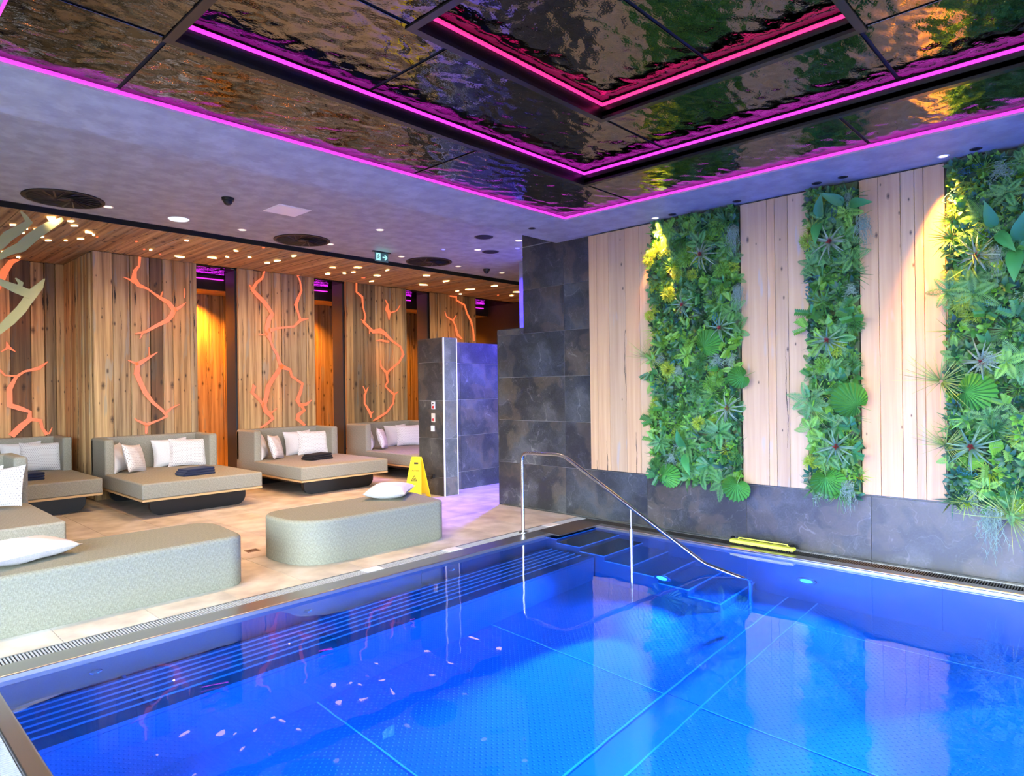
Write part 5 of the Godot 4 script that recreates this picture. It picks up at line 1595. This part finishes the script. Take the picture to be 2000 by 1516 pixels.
func build_plants() -> void:
	var green := Color(0.040, 0.175, 0.024)
	var bright := Color(0.12, 0.33, 0.026)
	var lime := Color(0.27, 0.42, 0.024)
	var deep := Color(0.014, 0.070, 0.020)
	var teal := Color(0.013, 0.095, 0.036)
	var grey := Color(0.17, 0.27, 0.16)
	var pale := Color(0.15, 0.24, 0.17)
	var strips := [[-4.10, -3.04, "first planted strip beside the bare slate"], [-2.33, -1.88, "narrow planted strip"], [-1.18, -0.15, "widest planted strip"]]
	var kinds := []   # [name, phrase, meshes, smallest, largest, share]
	kinds.append(["fern", ["green feathery fern", "pale green feathery fern", "large deep green fern"], [make_fern(1, green, 6, 0.17), make_fern(2, bright, 5, 0.15), make_fern(3, Color(0.035, 0.19, 0.04), 7, 0.19)], 0.8, 1.2, 20])
	kinds.append(["grass_tuft", ["tuft of bright green arching grass", "tuft of yellow green arching grass", "tuft of long dark green grass"], [make_grass(4, bright, 34, 0.15), make_grass(5, lime, 30, 0.13), make_grass(6, green, 44, 0.17)], 0.8, 1.25, 20])
	kinds.append(["broadleaf_plant", ["dark broadleaf", "mid green broadleaf", "blue green broadleaf"], [make_broadleaf(7, deep, 7, 0.085, 0.5), make_broadleaf(8, green, 6, 0.085, 0.55), make_broadleaf(9, teal, 8, 0.075, 0.45)], 0.75, 1.15, 12])
	kinds.append(["moss_clump", ["yellow green moss clump", "bright green moss clump", "dark green moss clump"], [make_moss(10, lime, 0.07, 300), make_moss(11, bright, 0.08, 320), make_moss(12, green, 0.075, 300)], 0.8, 1.2, 16])
	kinds.append(["leafy_sprig", ["sprig of small bright leaves", "sprig of small green leaves", "sprig of small dark leaves"], [make_sprig(13, bright, 0.13), make_sprig(14, green, 0.15), make_sprig(15, Color(0.03, 0.17, 0.04), 0.14)], 0.8, 1.2, 16])
	kinds.append(["strap_leaf_plant", ["plant of long narrow green leaves", "plant of long narrow bright leaves", "plant of long narrow dark leaves"], [make_broadleaf(16, green, 10, 0.15, 0.10), make_broadleaf(17, bright, 9, 0.13, 0.11), make_broadleaf(18, deep, 10, 0.14, 0.12)], 0.75, 1.1, 8])
	kinds.append(["blue_berry_spray", ["spray of blue green beads", "spray of dark blue beads"], [make_berries(19, Color(0.02, 0.16, 0.17)), make_berries(20, Color(0.02, 0.10, 0.12))], 0.8, 1.2, 4])
	kinds.append(["grey_lichen", ["tuft of pale lichen threads", "tuft of long lichen threads"], [make_threads(21, pale, 70, 0.12), make_threads(22, grey, 70, 0.18)], 0.8, 1.2, 4])
	var total := 0
	for k in kinds: total += k[5]
	# felt backing with a rough layer of small leaves over it
	var filler := begin()
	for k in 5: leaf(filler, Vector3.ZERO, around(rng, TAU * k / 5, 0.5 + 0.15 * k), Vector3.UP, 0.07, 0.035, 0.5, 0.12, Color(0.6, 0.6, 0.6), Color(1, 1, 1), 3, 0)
	var filler_mesh := done(filler)
	for si in 3:
		var s: Array = strips[si]
		var z0: float = s[0]
		var z1: float = s[1]
		var o := put("planting_board", rounded_box(Vector3(0.05, 2.95, z1 - z0), 0.01, 2), M.backing_felt, null, Vector3(WALL_X - 0.026, 0.62 + 2.95 * 0.5, (z0 + z1) * 0.5))
		tag(o, "green felt board behind the " + s[2], "planting board", "planting boards")
		var mm := MultiMesh.new()
		mm.transform_format = MultiMesh.TRANSFORM_3D
		mm.use_colors = true
		mm.mesh = filler_mesh
		mm.instance_count = int((z1 - z0) * 1250)
		for i in mm.instance_count:
			var b := Basis(Vector3.BACK, Vector3.LEFT, Vector3.DOWN) * Basis(Vector3.UP, rng.randf() * TAU) * Basis(Vector3.RIGHT, rng.randf_range(-0.5, 0.5))
			mm.set_instance_transform(i, Transform3D(b.scaled(Vector3.ONE * rng.randf_range(0.7, 1.3)), Vector3(WALL_X - rng.randf_range(0.05, 0.09), rng.randf_range(0.64, 3.55), rng.randf_range(z0 + 0.02, z1 - 0.02))))
			mm.set_instance_color(i, vary(rng, [green, teal, deep, bright][rng.randi() % 4], 0.4))
		var mi := MultiMeshInstance3D.new()
		mi.name = numbered("undergrowth_leaves")
		mi.multimesh = mm
		mi.material_override = M.leaf
		add_child(mi)
		tag(mi, "low mixed undergrowth of the " + s[2], "leaves", "", "stuff")
		# the mixed planting on a loose grid
		var cell := 0.118
		var ny := int(2.92 / cell)
		var nz := maxi(2, int(round((z1 - z0) / cell)))
		for iy in ny + 1:
			for iz in nz:
				var y := 0.66 + 2.86 * (iy + rng.randf_range(-0.35, 0.35)) / ny
				var z := z0 + (z1 - z0) * (iz + 0.5 + rng.randf_range(-0.35, 0.35)) / nz
				y = minf(y, 3.44)
				var pick := rng.randi() % total
				# grass and bright moss under the washers; yellow green partly stands in for warm light
				if si != 1 and z < z0 + 0.17 and y > 2.2: pick = [20, 40, 55, 60][rng.randi() % 4] if rng.randf() < 0.75 else pick
				var kd: Array
				var sum := 0
				for k in kinds:
					sum += k[5]
					if pick < sum:
						kd = k
						break
				var meshes: Array = kd[2]
				var which := rng.randi() % meshes.size()
				if si != 1 and z < z0 + 0.17 and y > 2.2 and kd[0] == "moss_clump": which = 0
				var size := rng.randf_range(kd[3], kd[4]) * (0.9 if y > 3.40 else 1.0)
				var spin := rng.randf() * TAU if kd[0] != "grey_lichen" else 0.0
				var height := "at the top" if y > 3.1 else "high" if y > 2.4 else "midway" if y > 1.7 else "low" if y > 1.0 else "at the foot"
				var zone := height + (", lounge edge of" if z < z0 + 0.12 else ", window edge of" if z > z1 - 0.12 else " in")
				place_plant(kd[0], meshes[which], Vector3(WALL_X - 0.03 - rng.randf() * 0.12, y, z), spin, size, "%s %s the %s" % [kd[1][which], zone, ["first planted strip", "narrow planted strip", "widest planted strip"][si]], "%s plants of the %s" % [kd[0].replace("_", " "), s[2]])
	# plants that stand out, at their places
	var star := [make_air_plant(31, grey), make_air_plant(32, Color(0.10, 0.22, 0.11))]
	var core := make_heart(33)
	for a in [[1371, 497, 1.15, 0], [1335, 595, 1.0, 1], [1408, 640, 1.05, 1], [1423, 797, 1.15, 0], [1622, 473, 1.15, 0], [1617, 665, 1.1, 1], [1635, 872, 1.15, 1], [1908, 500, 1.1, 0], [1918, 707, 1.05, 0], [1898, 873, 1.2, 1]]:
		var p := on_x(a[0], a[1], WALL_X - 0.17)
		var si := 0 if a[0] < 1500 else 1 if a[0] < 1700 else 2
		var o := place_plant("air_plant", star[a[3]], p + Vector3(0.02, 0, 0), rng.randf() * TAU, a[2], "star shaped %s air plant in the %s" % ["silvery green" if a[3] == 0 else "dark green", strips[si][2]], "air plants of the planted wall")
		var h := put("red_heart", core, M.leaf, o)
		h.set_meta("label", "dark red heart")
	var fan := make_fan(34, Color(0.055, 0.22, 0.032), 0.17)
	for f in [[1377, 677, 1.0, 2.2, "fan palm leaf in the middle of the first planted strip"], [1297, 928, 0.95, 1.3, "fan palm leaf hanging over the lower corner of the first planted strip"], [1440, 945, 1.0, -0.4, "dark folded palm leaf at the foot of the first planted strip"], [1452, 735, 0.8, -1.3, "dark palm leaf reaching over the edge of the first planted strip"], [1672, 790, 1.12, -2.2, "large bright fan palm leaf reaching over the wood from the narrow planted strip"], [1614, 932, 1.1, 0.2, "fan palm leaf at the foot of the narrow planted strip"], [1888, 765, 1.05, 1.4, "fan palm leaf in the widest planted strip"]]:
		var p := on_x(f[0], f[1], WALL_X - 0.20)
		var o := place_plant("fan_palm_leaf", fan, p, f[3], f[2], f[4], "fan palm leaves of the planted wall")
		o.basis = Basis(Vector3.BACK, 0.22) * Basis(Vector3.UP, 0.18) * o.basis
		var st := begin()
		blade(st, Vector3(0, 0.022, 0), Vector3(0, -0.5, -1), Vector3.UP, 0.17, 0.010, 0.3, green, bright, 4)
		put("leaf_stalk", done(st), M.leaf, o)
	var tongue := make_broadleaf(35, Color(0.05, 0.26, 0.06), 2, 0.26, 0.42)
	for f in [[1655, 400, 0.9, 2.6, "large tongue shaped leaf at the top of the narrow planted strip"], [1600, 430, 0.9, 1.2, "dark tongue shaped leaf at the upper edge of the narrow planted strip"], [1945, 450, 0.9, 1.8, "large tongue shaped leaf high in the widest planted strip"], [1985, 480, 1.1, 1.2, "broad veined leaf at the edge of the widest planted strip"], [1340, 880, 1.0, 1.6, "long variegated leaf low in the first planted strip"]]:
		place_plant("tongue_leaf_plant", tongue, on_x(f[0], f[1], WALL_X - 0.12), f[3], f[2], f[4], "tongue leaf plants of the planted wall")
	var spill := make_grass(36, Color(0.30, 0.42, 0.08), 46, 0.30)
	for f in [[1272, 700, 1.0, "yellow green grass spilling over the wood from the first planted strip"], [1838, 745, 1.1, "yellow green grass spilling over the wood from the widest planted strip"], [1848, 870, 0.9, "lower tuft of grass spilling over the wood from the widest planted strip"], [1975, 1010, 1.2, "grass trailing over the slate below the widest planted strip"], [1588, 800, 0.8, "grass spilling over the grey knotted wood from the narrow planted strip"]]:
		place_plant("spilling_grass", spill, on_x(f[0], f[1], WALL_X - 0.10), 0.0, f[2], f[3], "spilling grasses of the planted wall")
	var beard := make_threads(37, pale, 120, 0.30)
	for f in [[1437, 450, 1.0, "grey beard moss at the upper edge of the first planted strip"], [1690, 430, 1.0, "grey beard moss hanging over the wood beside the narrow planted strip"], [1446, 565, 0.9, "lower grey beard moss at the edge of the first planted strip"], [1945, 490, 0.8, "grey beard moss beside an air plant in the widest planted strip"], [1940, 1000, 1.3, "grey beard moss trailing below the widest planted strip"], [1660, 945, 0.9, "grey beard moss at the foot of the narrow planted strip"]]:
		place_plant("beard_moss", beard, on_x(f[0], f[1], WALL_X - 0.12), 0.0, f[2], f[3], "beard moss of the planted wall")
